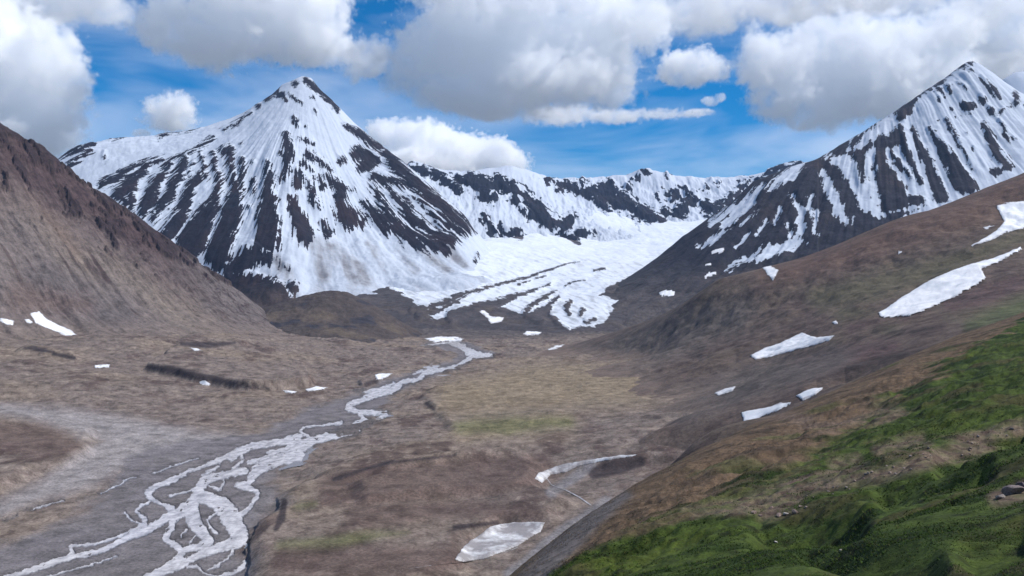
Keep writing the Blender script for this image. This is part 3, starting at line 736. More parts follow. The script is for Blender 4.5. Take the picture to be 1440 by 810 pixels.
# ------------------------------------------------------------------ brown hill on the right
BCREST = dense([(1560,190,2350),(1500,215,2300),(1440,242,2250),(1410,253,2230),(1380,266,2200),(1330,287,2180),(1280,300,2150),(1240,315,2150),(1200,335,2150),(1140,362,2150),(1080,377,2150),(1040,386,2170),(1010,392,2200),(985,408,2280),(960,425,2350),(930,440,2430),(900,452,2520),(850,470,2650),(800,488,2750),(760,500,2800)], 14)
BC = W(BCREST) + W([(1440,330,1750),(1380,340,1750),(1300,380,1700),(1200,400,1750),(1100,435,1750),(1000,470,1900),(900,500,2100),(820,512,2300),(1440,400,1250),(1350,440,1150),(1250,455,1250),(1200,480,1250),(1130,495,1350),(1060,508,1450),(960,525,1550),(880,520,1800),
     (1250,500,900),(1150,530,950),(1080,525,1150),(1020,550,1200),(1000,575,1050),(950,590,1050),(910,612,1000),(1560,320,1700),(1560,420,900),(1900,130,2400),(2400,60,2450),(1900,280,1700),(2400,230,1700),(1900,390,900),(2400,340,900),(2000,430,520),
     (1440,440,750),(1350,470,750),(1300,500,680),(1200,530,700),(1150,562,650),(1080,585,650),(1000,620,660),(950,650,640),(920,680,600),(1300,560,520),(1150,640,500),(1500,520,500)]) \
   + behind([(1440,3000,0),(1140,2900,-100),(1000,2900,-150),(900,3000,-200),(1560,3100,100),(800,3200,-230),(720,3100,-230),(700,2400,-230),(760,1900,-225),(810,1550,-225),(850,1250,-220),(860,1050,-225),(865,900,-235),(860,750,-240),(830,640,-245),(780,540,-250),(720,520,-250),(720,900,-245),(720,1400,-240)])
_br = RBF(BC, smooth=.015)
GUL = [[(1350,470,-6),(1300,490,4),(1240,508,5),(1190,520,5),(1150,533,2),(1112,546,-8)]]
def brown_h(x, y):
    z = _br(x, y)
    px, py = proj(x, y, z)
    cr = np.interp(px, *zip(*sorted((a, b) for a, b, _ in BCREST)))
    e = .15 + .85 * sstep(-2, 22, py - cr)
    k = np.clip(y / 1800, .3, 1.1)
    z = z + (fbm(x, y, 330, 6, 151, .5) * 26 + np.abs(fbm(x, y, 150, 4, 152)) * 14 - 5 + fbm(x, y, 42, 4, 153) * 4) * e * k
    z = z - 16 * sstep(-5, 5, strokes(px, py, GUL, -12))
    fb = floor_base(x, y)
    return fb + 13 * np.logaddexp(0, (z - fb) / 13) - 3.5
brown = Layer('tundra_hill', brown_h, 720, 1500, 520, 3000, 860, 720, log=True, wings=(None, 2400))
def brown_colour(L):
    x, y = L.x, L.Y
    n1, n2, n3 = fbm(x, y, 300, 5, 161), fbm(x, y, 90, 5, 162), fbm(x, y, 40, 4, 163)
    px, py = L.px + 14 * n1, L.py + 8 * n2
    c = np.zeros(x.shape + (3,), np.float32) + np.array((.125, .092, .078), np.float32)
    c = mixc(c, (.155, .118, .088), sstep(-.1, .4, n1) * .7)
    c = mixc(c, (.088, .060, .055), sstep(.05, .45, n2) * .6)
    n4 = fbm(x, y, 34, 5, 164, .6)
    c = mixc(c, (.060, .044, .040), sstep(.08, .34, n4) * .6)
    c = mixc(c, (.175, .140, .115), sstep(.12, .36, -n4) * .35)
    up = sstep(-20, 20, strokes(px, py, [[(1080,390,12),(1200,350,22),(1320,310,24),(1440,270,28)]]))
    c = mixc(c, (.145, .092, .072), up * .8)
    ol = strokes(px, py, [[(1150,420,14),(1220,405,18),(1330,375,14),(1440,330,10)],[(1340,440,8),(1400,430,14),(1450,420,14)],[(1250,455,10),(1180,440,10)]])
    c = mixc(c, (.125, .112, .070), sstep(-16, 14, ol) * .75)
    gr = strokes(px, py, [[(1360,458,8),(1410,445,14),(1460,430,16)]])
    c = mixc(c, (.085, .105, .045), sstep(-8, 8, gr) * .7)
    pu = strokes(px, py, [[(1340,430,14),(1390,415,14),(1430,400,10)],[(1200,460,10),(1290,440,6)],[(1130,510,14),(1250,490,10)]])
    c = mixc(c, (.105, .068, .066), sstep(-10, 10, pu) * .8)
    gy = strokes(px, py, [[(880,500,30),(960,470,26),(1040,440,20)],[(960,570,24),(1060,535,20),(1180,505,14)],[(820,500,14),(900,520,16)]])
    c = mixc(c, (.118, .102, .094), sstep(-20, 16, gy) * .7)
    dk = strokes(px, py, GUL + [[(940,432,4),(960,426,5)],[(930,630,8),(900,650,12),(860,670,10)],[(1280,470,3),(1320,460,3)]])
    c = mixc(c, (.05, .038, .036), sstep(-4, 4, dk) * .8)
    return c
_bc = brown_colour(brown)
_hf = brown.z - floor_base(brown.x, brown.Y) + 10 * fbm(brown.x, brown.Y, 60, 4, 167)
_bc = mixc(_bc, (.185, .140, .115), sstep(26, 4, _hf) * .85)
brown.build(M_hill, {}, _bc)

# ------------------------------------------------------------------ foreground grassy slope
SIL = dense([(1600,370,470),(1520,405,450),(1440,440,420),(1370,468,400),(1300,492,375),(1230,524,350),(1160,556,320),(1110,578,300),(1060,598,280),(1010,622,255),(960,648,230),(920,670,210),(880,694,190),(840,726,170),(800,762,150),(740,815,125),(690,870,110)], 16)
GPT = W(SIL) + W([(1440,810,30),(1260,810,38),(1080,810,47),(920,810,65),(800,810,95),(1440,700,52),(1440,620,80),(1300,700,66),(1200,650,120),(1200,720,75),(1100,760,68),(1000,720,125),(1050,660,170),(1300,560,210),(1300,620,125),(1440,540,165),(1440,490,270),(1150,600,230),(900,740,135),
     (1600,810,24),(1600,600,70),(1600,480,220),(2000,300,480),(2000,420,230),(2000,600,75),(2900,100,480),(2900,250,200),(2900,420,70)]) + [(0, 0, -3), (0, -40, 8), (60, 0, 24), (30, 20, 3), (-30, 0, -16), (0, 40, -18), (-30, 60, -50), (150, 100, 40), (150, 0, 62), (-60, 100, -90), (-200, 0, -120), (-300, 200, -240), (-500, 300, -270), (-250, 450, -290), (-120, 300, -260), (-100, 560, -300)]
# beyond its brow the slope drops away to the valley
for px, py, Y in SIL:
    X, Yw, Z = at(px, py, Y)
    GPT.append((X - 34, Yw + 52, Z - 48))
    GPT.append((X - 100, Yw + 150, min(Z - 150, -190) - 40))
_sl = RBF(GPT, smooth=.012)
def slope_h(x, y):
    z = _sl(x, y)
    k = np.clip(y / 90, .25, 1.3)
    # long low tussock ridges that follow the slope, small hummocks between
    a, b = x * .86 + y * .5, -x * .5 + y * .86
    tus = fbm(a * .5, b, 9, 4, 171, .55) * 1.8 + fbm(a * .5, b, 34, 5, 172, .55) * 2.5
    hum = np.abs(fbm(x * .8, y, 3.2, 3, 173)) * .65 + fbm(x, y, 1.1, 3, 176) * .14
    px, py = proj(x, y, z)
    sil = np.interp(px, *zip(*sorted((p, q) for p, q, _ in SIL)))
    e = .3 + .7 * sstep(0, 30, py - sil)
    hol = strokes(px, py, [[(1080,745,14),(1130,738,20),(1200,735,14)],[(1380,660,8),(1250,690,7)],[(1380,770,24),(1440,740,20)],[(1140,770,10),(1220,790,16),(1300,800,20)],[(1330,640,6),(1440,600,6)]])
    return z + (tus * k + hum * np.clip(k, .5, 1)) * e - 1.6 * sstep(-22, 22, hol + 10 * fbm(x, y, 8, 4, 174)) * np.clip(y / 60, .5, 2)
slope = Layer('grassy_slope', slope_h, 640, 1500, 19, 620, 1000, 1150, log=True, wings=(-900, 2900))
near = Layer('grassy_slope', slope_h, 0, 10, 10, 20, 2, 2)
_x, _y = np.meshgrid(np.linspace(-90, 170, 200), np.linspace(-60, 19, 90))
near.x, near.Y, near.z = _x, _y, slope_h(_x, _y)
near.px, near.py = proj(_x, _y, near.z)
_i = np.arange(_x.size).reshape(_x.shape)
near.Q = np.stack([_i[:-1, :-1], _i[:-1, 1:], _i[1:, 1:], _i[1:, :-1]], -1).reshape(-1, 4)
def slope_masks(px, py, x, y):
    n1, n2 = fbm(x, y, 26, 5, 181), fbm(x * .5 + y * .3, y, 7, 4, 182)
    qx, qy = px + 22 * n1 + 14 * n2, py + 16 * n1 + 10 * n2
    sil = np.interp(px, *zip(*sorted((p, q) for p, q, _ in SIL)))
    d = qy - sil
    band = np.interp(px, [700, 820, 950, 1100, 1250, 1350, 1440, 1600], [16, 42, 70, 76, 48, 24, 8, 0])
    brown_ = 1 - sstep(band * .75, band * 1.25, d + 22 * n2)
    bare = strokes(qx, qy, [[(970,722,4),(1040,712,9),(1100,690,11),(1180,668,10),(1260,655,12),(1340,635,14),(1440,605,12)],[(1070,720,10),(1120,700,8)],[(1230,632,7),(1300,620,6)],[(1160,648,4),(1200,640,5)],[(1050,570,8),(1160,600,6),(1260,575,6)],[(1400,700,12),(1440,690,14)]])
    return brown_, sstep(-9, 8, bare), n1, n2
def slope_colour(L):
    x, y = L.x, L.Y
    br, bare, n1, n2 = slope_masks(L.px, L.py, x, y)
    n3 = fbm(x, y, 2.2, 4, 183)
    c = np.zeros(x.shape + (3,), np.float32) + np.array((.053, .078, .016), np.float32)
    c = mixc(c, (.014, .030, .007), sstep(-.1, .3, n2) * .9)
    c = mixc(c, (.078, .102, .018), sstep(.05, .4, n1) * .7)
    c = mixc(c, (.075, .055, .030), sstep(.12, .4, fbm(x, y, 12, 4, 184)) * .55)
    c = mixc(c, (.014, .018, .008), sstep(.1, .4, n3) * .7)
    bc = mixc(np.zeros_like(c) + np.array((.135, .092, .060), np.float32), (.070, .050, .036), sstep(-.05, .4, n2))
    bc = mixc(bc, (.075, .085, .030), sstep(.15, .4, n1) * .6)
    c = c * (1 - br[..., None]) + bc * br[..., None]
    rub = strokes(L.px + 8 * n2, L.py + 6 * n1, [[(730,830,16),(780,780,16),(830,735,12),(880,696,7)]])
    c = mixc(c, (.135, .122, .122), sstep(-8, 8, rub) * .85)
    rc = mixc(np.zeros_like(c) + np.array((.200, .145, .112), np.float32), (.10, .07, .055), sstep(-.1, .3, n3))
    k = bare * np.clip(.75 + .8 * n3, 0, 1)
    c = c * (1 - k[..., None]) + rc * k[..., None]
    return c
M_slope = terrain_mat('tundra_turf', 2.4, snow=False, var=.42, bump=.8, fine=.28, bdist=.35)
slope.build(M_slope, {}, slope_colour(slope))
near.build(M_slope, {}, slope_colour(near))
tag(mesh_from('ground', [(-6900, -390, -330), (6900, -390, -330), (6900, 8900, -330), (-6900, 8900, -330)], [(0, 1, 2, 3)], M_floor, {}, np.tile((.14, .11, .095), (4, 1))), kind='structure')
# ------------------------------------------------------------------ snow patches: each lies on the ground where it melts last
M_snow = bpy.data.materials.new('old_snow')
M_snow.use_nodes = True
_t = M_snow.node_tree
_b = _t.nodes['Principled BSDF']
_b.inputs['Roughness'].default_value = .8
_b.inputs['Specular IOR Level'].default_value = .2
_g = _t.nodes.new('ShaderNodeNewGeometry')
_n = _t.nodes.new('ShaderNodeTexNoise'); _n.inputs['Scale'].default_value = .05; _n.inputs['Detail'].default_value = 8; _n.inputs['Roughness'].default_value = .65
_t.links.new(_g.outputs['Position'], _n.inputs['Vector'])
_a = _t.nodes.new('ShaderNodeAttribute'); _a.attribute_name = 'snow_dirt'
_m = _t.nodes.new('ShaderNodeMapRange'); _m.inputs[1].default_value = .35; _m.inputs[2].default_value = .65; _m.inputs[3].default_value = .3; _m.inputs[4].default_value = 1.5
_t.links.new(_n.outputs[0], _m.inputs[0])
_k = _t.nodes.new('ShaderNodeMath'); _k.operation = 'MULTIPLY'; _k.use_clamp = True
_t.links.new(_m.outputs[0], _k.inputs[0]); _t.links.new(_a.outputs['Fac'], _k.inputs[1])
_c = _t.nodes.new('ShaderNodeMixRGB'); _c.inputs[1].default_value = (.82, .83, .85, 1); _c.inputs[2].default_value = (.26, .245, .25, 1)
_t.links.new(_k.outputs[0], _c.inputs[0]); _t.links.new(_c.outputs[0], _b.inputs['Base Color'])
_bp = _t.nodes.new('ShaderNodeBump'); _bp.inputs['Strength'].default_value = .5; _bp.inputs['Distance'].default_value = 2
_t.links.new(_n.outputs[0], _bp.inputs['Height']); _t.links.new(_bp.outputs[0], _b.inputs['Normal'])

def biggest(k):
    """Keep the largest connected piece of a cell mask."""
    lab = np.zeros(k.shape, int)
    best, n = 0, 0
    for s0 in zip(*np.nonzero(k)):
        if lab[s0]: continue
        n += 1
        lab[s0] = n
        todo, cnt = [s0], 0
        while todo:
            a, b = todo.pop()
            cnt += 1
            for q in ((a + 1, b), (a - 1, b), (a, b + 1), (a, b - 1)):
                if 0 <= q[0] < k.shape[0] and 0 <= q[1] < k.shape[1] and k[q] and not lab[q]:
                    lab[q] = n
                    todo.append(q)
        if cnt > best: best, win = cnt, n
    return lab == win if best else k

def snow_patch(L, poly, label, group, thick=1.2, dirt=.16, name='snow_patch', cat='snow patch', rag=4.5):
    d = polysdf(L.px, L.py, poly)
    ok = d > -2
    if not ok.any():
        print('NO PATCH', label); return
    Ys, us = L.Y[ok], L.u[ok]
    Y0 = Ys.min()
    sel = Ys < Y0 * 2.3
    Y0, Y1, u0, u1 = Y0 * .985, Ys[sel].max() * 1.015, us[sel].min() - .004, us[sel].max() + .004
    nx = int(np.clip((u1 - u0) * F * 2.6, 50, 280))
    ny = int(np.clip((max(p[1] for p in poly) - min(p[1] for p in poly)) * 6, 80, 280))
    YY, UU = np.meshgrid(np.linspace(Y0, Y1, ny), np.linspace(u0, u1, nx), indexing='ij')
    x = UU * YY
    z = L.h(x, YY)
    px, py = proj(x, YY, z)
    sz = max(3., min(max(p[0] for p in poly) - min(p[0] for p in poly), 40))
    px = px + rag * .5 * fbm(x, YY, 12 + Y0 * .006, 4, 201, .6)
    d = polysdf(px, py + rag * .4 * fbm(x, YY, 10 + Y0 * .006, 4, 202, .6), poly)
    keep = d > 0
    zz = z + thick * (np.clip(d / 3., 0, 1) ** .5) * min(Y0, 900) / 1200 + np.where(d < .35, -.3, 0) + .25
    i = np.arange(nx * ny).reshape(ny, nx)
    Q = np.stack([i[:-1, :-1], i[:-1, 1:], i[1:, 1:], i[1:, :-1]], -1)
    k = keep[:-1, :-1] & keep[1:, 1:] & keep[1:, :-1] & keep[:-1, 1:]
    k = biggest(k)
    Q = Q[k]
    if len(Q) == 0:
        print('EMPTY PATCH', label); return
    used, inv = np.unique(Q.ravel(), return_inverse=True)
    V = np.stack([x, YY, zz], -1).reshape(-1, 3)[used]
    dd = dirt + .5 * dirt * fbm(x, YY * .6, 30, 4, 203) + .55 * sstep(2.4, .2, d + 1.2 * fbm(x, YY, 9, 3, 204))
    c0 = np.array([V[:, 0].mean(), V[:, 1].mean(), V[:, 2].min()])
    o = mesh_from(name, V - c0, inv.reshape(-1, 4), M_snow, {'snow_dirt': np.clip(dd, 0, 1).ravel()[used]})
    o.location = c0
    return tag(o, label, cat, group)

GV, GB, GR = 'snow patches on the valley floor', 'snow patches on the brown hillside', 'snow patches at the foot of the right peak'
GL = 'snow patches at the foot of the scree hill'
snow_patch(left, [(42,440),(55,438),(63,446),(78,455),(100,464),(112,474),(98,475),(72,464),(50,455)], 'long narrow snow streak lying down the foot of the scree hill', GL, 1)
snow_patch(left, [(0,447),(8,448),(21,452),(19,458),(10,457),(0,452)], 'small snow patch cut by the left edge at the scree foot', GL, 1)
snow_patch(left, [(33,450),(40,448),(47,453),(42,456)], 'tiny snow fleck just left of the long scree streak', GL, 1)
snow_patch(floor, [(132,513),(155,512),(154,517),(134,518)], 'bright flat snow patch alone on the brown plain below the scree', GV, 1.5)
snow_patch(floor, [(280,537),(288,535),(297,540),(294,543),(281,541)], 'little white snow patch under the dark cut bank', GV, 1.5)
snow_patch(left, [(226,485),(245,481),(262,474),(270,478),(256,484),(240,489)], 'ragged snow patch where the scree fan meets the plain', GL, 1)
snow_patch(floor, [(266,489),(278,490),(286,493),(274,494)], 'thin snow strip on the plain below the ragged scree snow', GV, 1.5)
snow_patch(floor, [(398,549),(418,550),(416,553),(400,553)], 'thin snow sliver nearer the dark bank of the pair by the river', GV, 1.5)
snow_patch(floor, [(429,548),(445,543),(462,545),(450,549),(432,551)], 'peaked snow patch nearer the river of the pair on the left bank', GV, 1.5)
snow_patch(floor, [(527,528),(533,525),(553,525),(546,530),(538,534),(529,535)], 'snow patch on the low mound touching the left river bank', GV, 2.)
snow_patch(floor, [(596,476),(615,473),(640,473),(653,476),(648,481),(630,480),(612,482)], 'broad white ice sheet at the head of the braided river', GV, 1.0, cat='ice sheet', name='ice_sheet')
snow_patch(floor, [(735,469),(746,462),(763,467),(758,471),(742,472)], 'white snow patch under the glacier snout', GV, 2)
snow_patch(floor, [(770,491),(782,486),(796,484),(788,491),(774,496)], 'slanting snow patch on the plain right of the glacier outflow', GV, 1.5)
snow_patch(glac, [(673,437),(681,436),(690,444),(710,447),(704,453),(690,456),(686,449)], 'forked snow patch on the dark moraine beside the glacier tongues', 'snow patches on the moraine', 2)
snow_patch(mor, [(537,445),(546,447),(562,458),(556,460),(546,455)], 'slim snow streak on the flank of the dark moraine hill', 'snow patches on the moraine', 1.5)
snow_patch(brown, [(1054,500),(1075,490),(1108,478),(1128,468),(1148,475),(1173,472),(1166,479),(1140,487),(1100,498),(1062,507)], 'long wedge of snow with a humped top low on the brown hillside', GB, 2.5)
snow_patch(brown, [(1234,441),(1258,425),(1300,398),(1340,380),(1360,373),(1400,362),(1436,347),(1438,351),(1402,371),(1380,378),(1387,392),(1370,404),(1330,425),(1280,445),(1240,448)], 'largest snow field on the brown hillside with a thin tail running uphill', GB, 3)
snow_patch(brown, [(1400,290),(1420,284),(1460,282),(1460,318),(1420,326),(1395,338),(1360,349),(1375,340),(1400,325),(1412,312)], 'snow field cut by the right edge with a thin tail downhill', GB, 3)
snow_patch(brown, [(1071,375),(1083,374),(1095,379),(1092,386),(1087,396),(1080,388)], 'triangular snow patch near the brown ridge crest', GB, 2)
snow_patch(brown, [(1108,402),(1124,402),(1138,408),(1122,413)], 'small lens of snow below the triangular crest patch', GB, 2)
snow_patch(brown, [(1260,357),(1264,352),(1271,354),(1269,359)], 'lone snow fleck high on the reddish hillside', GB, 2)
snow_patch(brown, [(1020,444),(1029,441),(1038,443),(1035,449),(1023,449)], 'lone snow fleck on the grey left shoulder of the brown hill', GB, 2)
snow_patch(brown, [(1382,320),(1392,317),(1403,318),(1393,322),(1384,323)], 'tiny snow strip left of the snow field at the right edge', GB, 2)
snow_patch(brown, [(1170,453),(1176,450),(1179,456),(1173,457)], 'tiny snow fleck above the humped wedge of snow', GB, 2)
snow_patch(rpk, [(924,411),(936,407),(950,407),(948,418),(930,418)], 'squarish snow patch low on the dark skirt of the right peak', GR, 3)
snow_patch(rpk, [(997,355),(1008,348),(1019,348),(1017,356),(1003,359)], 'upper snow patch on the dark skirt beside the brown ridge', GR, 3)
snow_patch(rpk, [(988,374),(996,369),(1004,370),(998,376)], 'middle snow fleck on the dark skirt beside the brown ridge', GR, 3)
snow_patch(rpk, [(987,391),(997,382),(1014,379),(1008,386),(994,392)], 'lower snow strip touching the brown ridge on the dark skirt', GR, 3)
snow_patch(brown, [(1042,580),(1058,576),(1078,573),(1098,567),(1114,566),(1096,577),(1064,590),(1046,594)], 'thick white snowbank partly hidden behind the grassy brow', GB, 2)
snow_patch(brown, [(1119,557),(1130,551),(1143,547),(1160,545),(1147,555),(1128,564)], 'smaller snowbank in the gully just above the thick snowbank', GB, 2)
snow_patch(brown, [(1004,553),(1020,546),(1035,543),(1031,550),(1010,557)], 'thin pale snow strip on the slope left of the gully snowbanks', GB, 1.5, dirt=.35)
snow_patch(floor, [(640,788),(651,770),(668,757),(690,741),(722,735),(768,735),(760,748),(725,770),(685,785),(655,791)], 'large dirty grey snowbank filling the stream hollow below the terrace', GV, 2.5, dirt=1.05)
snow_patch(floor, [(752,674),(756,666),(775,659),(800,651),(830,647),(870,641),(900,639),(885,643),(840,650),(812,656),(796,664),(776,668),(762,680)], 'curved grey snow ledge along the little side stream', GV, 2.0, dirt=.9)

# little side streams
def ribbon(L, pts, label, n=14):
    P = []
    for (ax, ay, aw), (bx, by, bw) in zip(pts[:-1], pts[1:]):
        for k in range(n):
            t = k / n
            P.append((ax + (bx - ax) * t, ay + (by - ay) * t, aw + (bw - aw) * t))
    V = []
    for px, py, w in P:
        hit = ray_hit(L.h, px, py, 500, 3200)
        if hit is None: continue
        x, Y, z = hit
        ww = w * Y / F
        px2 = ww * (1 + .5 * math.sin(x * .13)) 
        V += [(x - px2, Y, z + .35), (x + px2, Y + ww * 1.2, z + .35)]
    Q = [(i, i + 1, i + 3, i + 2) for i in range(0, len(V) - 2, 2)]
    o = mesh_from('stream', V, Q, M_water, {'water_depth': np.full(len(V), .6)})
    return tag(o, kind='structure')

def ray_hit(h, px, py, Y0, Y1, n=1500):
    Y = np.geomspace(Y0, Y1, n)
    z = h((px - 720) / F * Y, Y)
    k = np.nonzero(z >= (405 - py) / F * Y)[0]
    if len(k) == 0: return None
    j = k[0]
    return ((px - 720) / F * Y[j], Y[j], z[j])
ribbon(floor, [(768,672,.9),(776,683,.9),(796,690,.8),(815,700,.8),(832,712,.7)], 'x')
ribbon(floor, [(555,804,1.0),(600,797,1.2),(650,792,1.6),(690,786,1.6),(730,770,1.2)], 'x')

# ------------------------------------------------------------------ stones and turf on the near slope
M_rock = terrain_mat('lichen_stone', .5, snow=False, var=.4, bump=.8, fine=.08, bdist=.08)
def stone_mesh(seed, r, squash=.65):
    import bmesh
    bm = bmesh.new()
    bmesh.ops.create_icosphere(bm, subdivisions=3, radius=1)
    rng = np.random.RandomState(seed)
    dirs = rng.normal(size=(9, 3)); dirs /= np.linalg.norm(dirs, axis=1)[:, None]
    for v in bm.verts:
        p = np.array(v.co)
        m = 1.
        for d in dirs:   # chipped faces
            s = p @ d
            if s > .62: m = min(m, .62 / s)
        p = p * m * (1 + .07 * math.sin(p[0] * 7 + seed) * math.cos(p[1] * 6 + p[2] * 5))
        v.co = (p[0] * r, p[1] * r * .85, p[2] * r * squash)
    V = [tuple(v.co) for v in bm.verts]
    T = [[v.index for v in f.verts] for f in bm.faces]
    bm.free()
    return V, T
def stone(px, py, size_px, label, seed, col, group='pale stones on the green slope', squash=.65, name='stone', cat='stone'):
    hit = ray_hit(slope.h, px, py, 19, 600)
    if hit is None: print('no stone', px, py); return
    x, Y, z = hit
    r = size_px * .5 * Y / F
    V, T = stone_mesh(seed, r, squash)
    o = mesh_from(name, V, T, M_rock, {}, np.tile(col, (len(V), 1)), smooth=False)
    o.location = (x, Y, z + r * squash * .35)
    o.rotation_euler = (.1 * (seed % 3), .2, seed * 1.3)
    return tag(o, label, cat, group)
PALE, PINK, GREY = (.42, .38, .35), (.26, .195, .17), (.24, .21, .20)
stone(1091, 764, 6, 'lone white stone in the grass at the bottom of the slope', 1, (.55, .52, .5))
stone(1105, 724, 8, 'palest stone of the cluster at the lower end of the bare strip', 2, PALE)
stone(1182, 775, 6, 'small pale stone in the dark hollow low on the slope', 3, PALE)
CL = 'stones at the lower end of the bare strip'
for i, (a, b, s) in enumerate([(1060,722,11),(1070,726,8),(1084,716,9),(1096,726,10),(1118,722,12),(1126,714,9)]):
    stone(a, b, s, 'brown stone in the cluster at the lower end of the bare strip', 10 + i, PINK, CL)
PINK2 = (.22, .18, .172)
OC = 'blocks of the outcrop at the right edge'
stone(1426, 694, 32, 'broad pinkish grey rock outcrop in the grass at the right edge', 31, PINK2, OC, .55, 'rock', 'rock')
stone(1408, 701, 17, 'low rock leaning on the left side of the outcrop', 32, GREY, OC, .6, 'rock', 'rock')
stone(1434, 685, 16, 'upper dark block on top of the outcrop', 33, (.16, .13, .14), OC, .8, 'rock', 'rock')
rg = random.Random(8)
ST = [(1130,706,10),(1180,690,12),(1240,668,12),(1300,648,12),(1360,632,12),(1420,612,14)]
for i in range(44):
    k = rg.random() * (len(ST) - 1); a, b = ST[int(k)], ST[int(k) + 1]; t = k - int(k)
    px_ = a[0] + (b[0] - a[0]) * t + rg.uniform(-12, 12)
    py_ = a[1] + (b[1] - a[1]) * t + rg.gauss(0, 7)
    stone(px_, py_, rg.uniform(2.5, 6.5), 'small brown stone scattered along the bare strip of the slope', 50 + i, rg.choice([PINK, GREY, (.32, .26, .23)]), 'stones scattered along the bare strip')

# turf: short blades and tussocks over the near slope
def make_turf():
    rng = np.random.RandomState(3)
    n = 110000
    Y = np.exp(rng.uniform(np.log(21), np.log(230), n))
    u = rng.uniform((700 - 720) / F, (1500 - 720) / F, n)
    x = u * Y
    z = slope.h(x, Y)
    px, py = proj(x, Y, z)
    br, bare, n1, n2 = slope_masks(px, py, x, Y)
    keep = (py < 850) & (rng.rand(n) > bare * .9) & (rng.rand(n) > br * .45) & (rng.rand(n) < .3 + 1.6 * n2)
    x, Y, z, br, n1, n2 = x[keep], Y[keep], z[keep], br[keep], n1[keep], n2[keep]
    n = len(x)
    V, C_ = [], []
    for b in range(4):
        a = rng.uniform(0, 2 * np.pi, n)
        hh = rng.uniform(.04, .10, n) * np.clip(Y / 40, .8, 1.8)
        w = .02 * np.clip(Y / 28, 1, 4)
        ox, oy = rng.normal(0, .10, n) * Y / 40, rng.normal(0, .10, n) * Y / 40
        lx, ly = rng.normal(0, 1.1, n) * hh, rng.normal(0, 1.1, n) * hh
        ca, sa = np.cos(a) * w, np.sin(a) * w
        zz = slope.h(x + ox, Y + oy) - .02
        V.append(np.stack([np.stack([x + ox - ca, Y + oy - sa, zz], -1), np.stack([x + ox + ca, Y + oy + sa, zz], -1), np.stack([x + ox + lx, Y + oy + ly, zz + hh], -1)], 1))
        c = mixc(np.zeros((n, 3), np.float32) + np.array((.048, .092, .011), np.float32), (.022, .046, .008), rng.rand(n))
        c = mixc(c, (.085, .085, .025), (rng.rand(n) < .15) * .7)
        c = mixc(c, (.125, .085, .055), np.clip(br + .15 * (rng.rand(n) < .3), 0, 1) * .9)
        C_.append(np.repeat(c[:, None], 3, 1))
    V, C_ = np.concatenate(V).reshape(-1, 3), np.concatenate(C_).reshape(-1, 3)
    o = mesh_from('grass', V, np.arange(len(V)).reshape(-1, 3), M_blade, {}, C_, smooth=False)
    return tag(o, 'short green and russet turf covering the near slope', 'grass', kind='stuff')
M_blade = terrain_mat('turf_blades', 3, snow=False, var=.25, bump=0, fine=.5)
make_turf()

# ------------------------------------------------------------------ the thin blue air of the valley
M_haze = bpy.data.materials.new('valley_air')
M_haze.use_nodes = True
_t = M_haze.node_tree
_t.nodes.clear()
_o = _t.nodes.new('ShaderNodeOutputMaterial')
_p = _t.nodes.new('ShaderNodeVolumePrincipled')
_p.inputs['Color'].default_value = (.36, .60, 1, 1)
_p.inputs['Density'].default_value = 1.3e-5
_p.inputs['Anisotropy'].default_value = .1
_t.links.new(_p.outputs[0], _o.inputs['Volume'])
_c = np.array([(a, b, c) for c in (-420, 1700) for b in (-400, 8950) for a in (-7000, 7000)], float)
hz = mesh_from('haze', _c, [(0, 2, 3, 1), (4, 5, 7, 6), (0, 1, 5, 4), (2, 6, 7, 3), (0, 4, 6, 2), (1, 3, 7, 5)], M_haze, smooth=False)
tag(hz, kind='stuff')

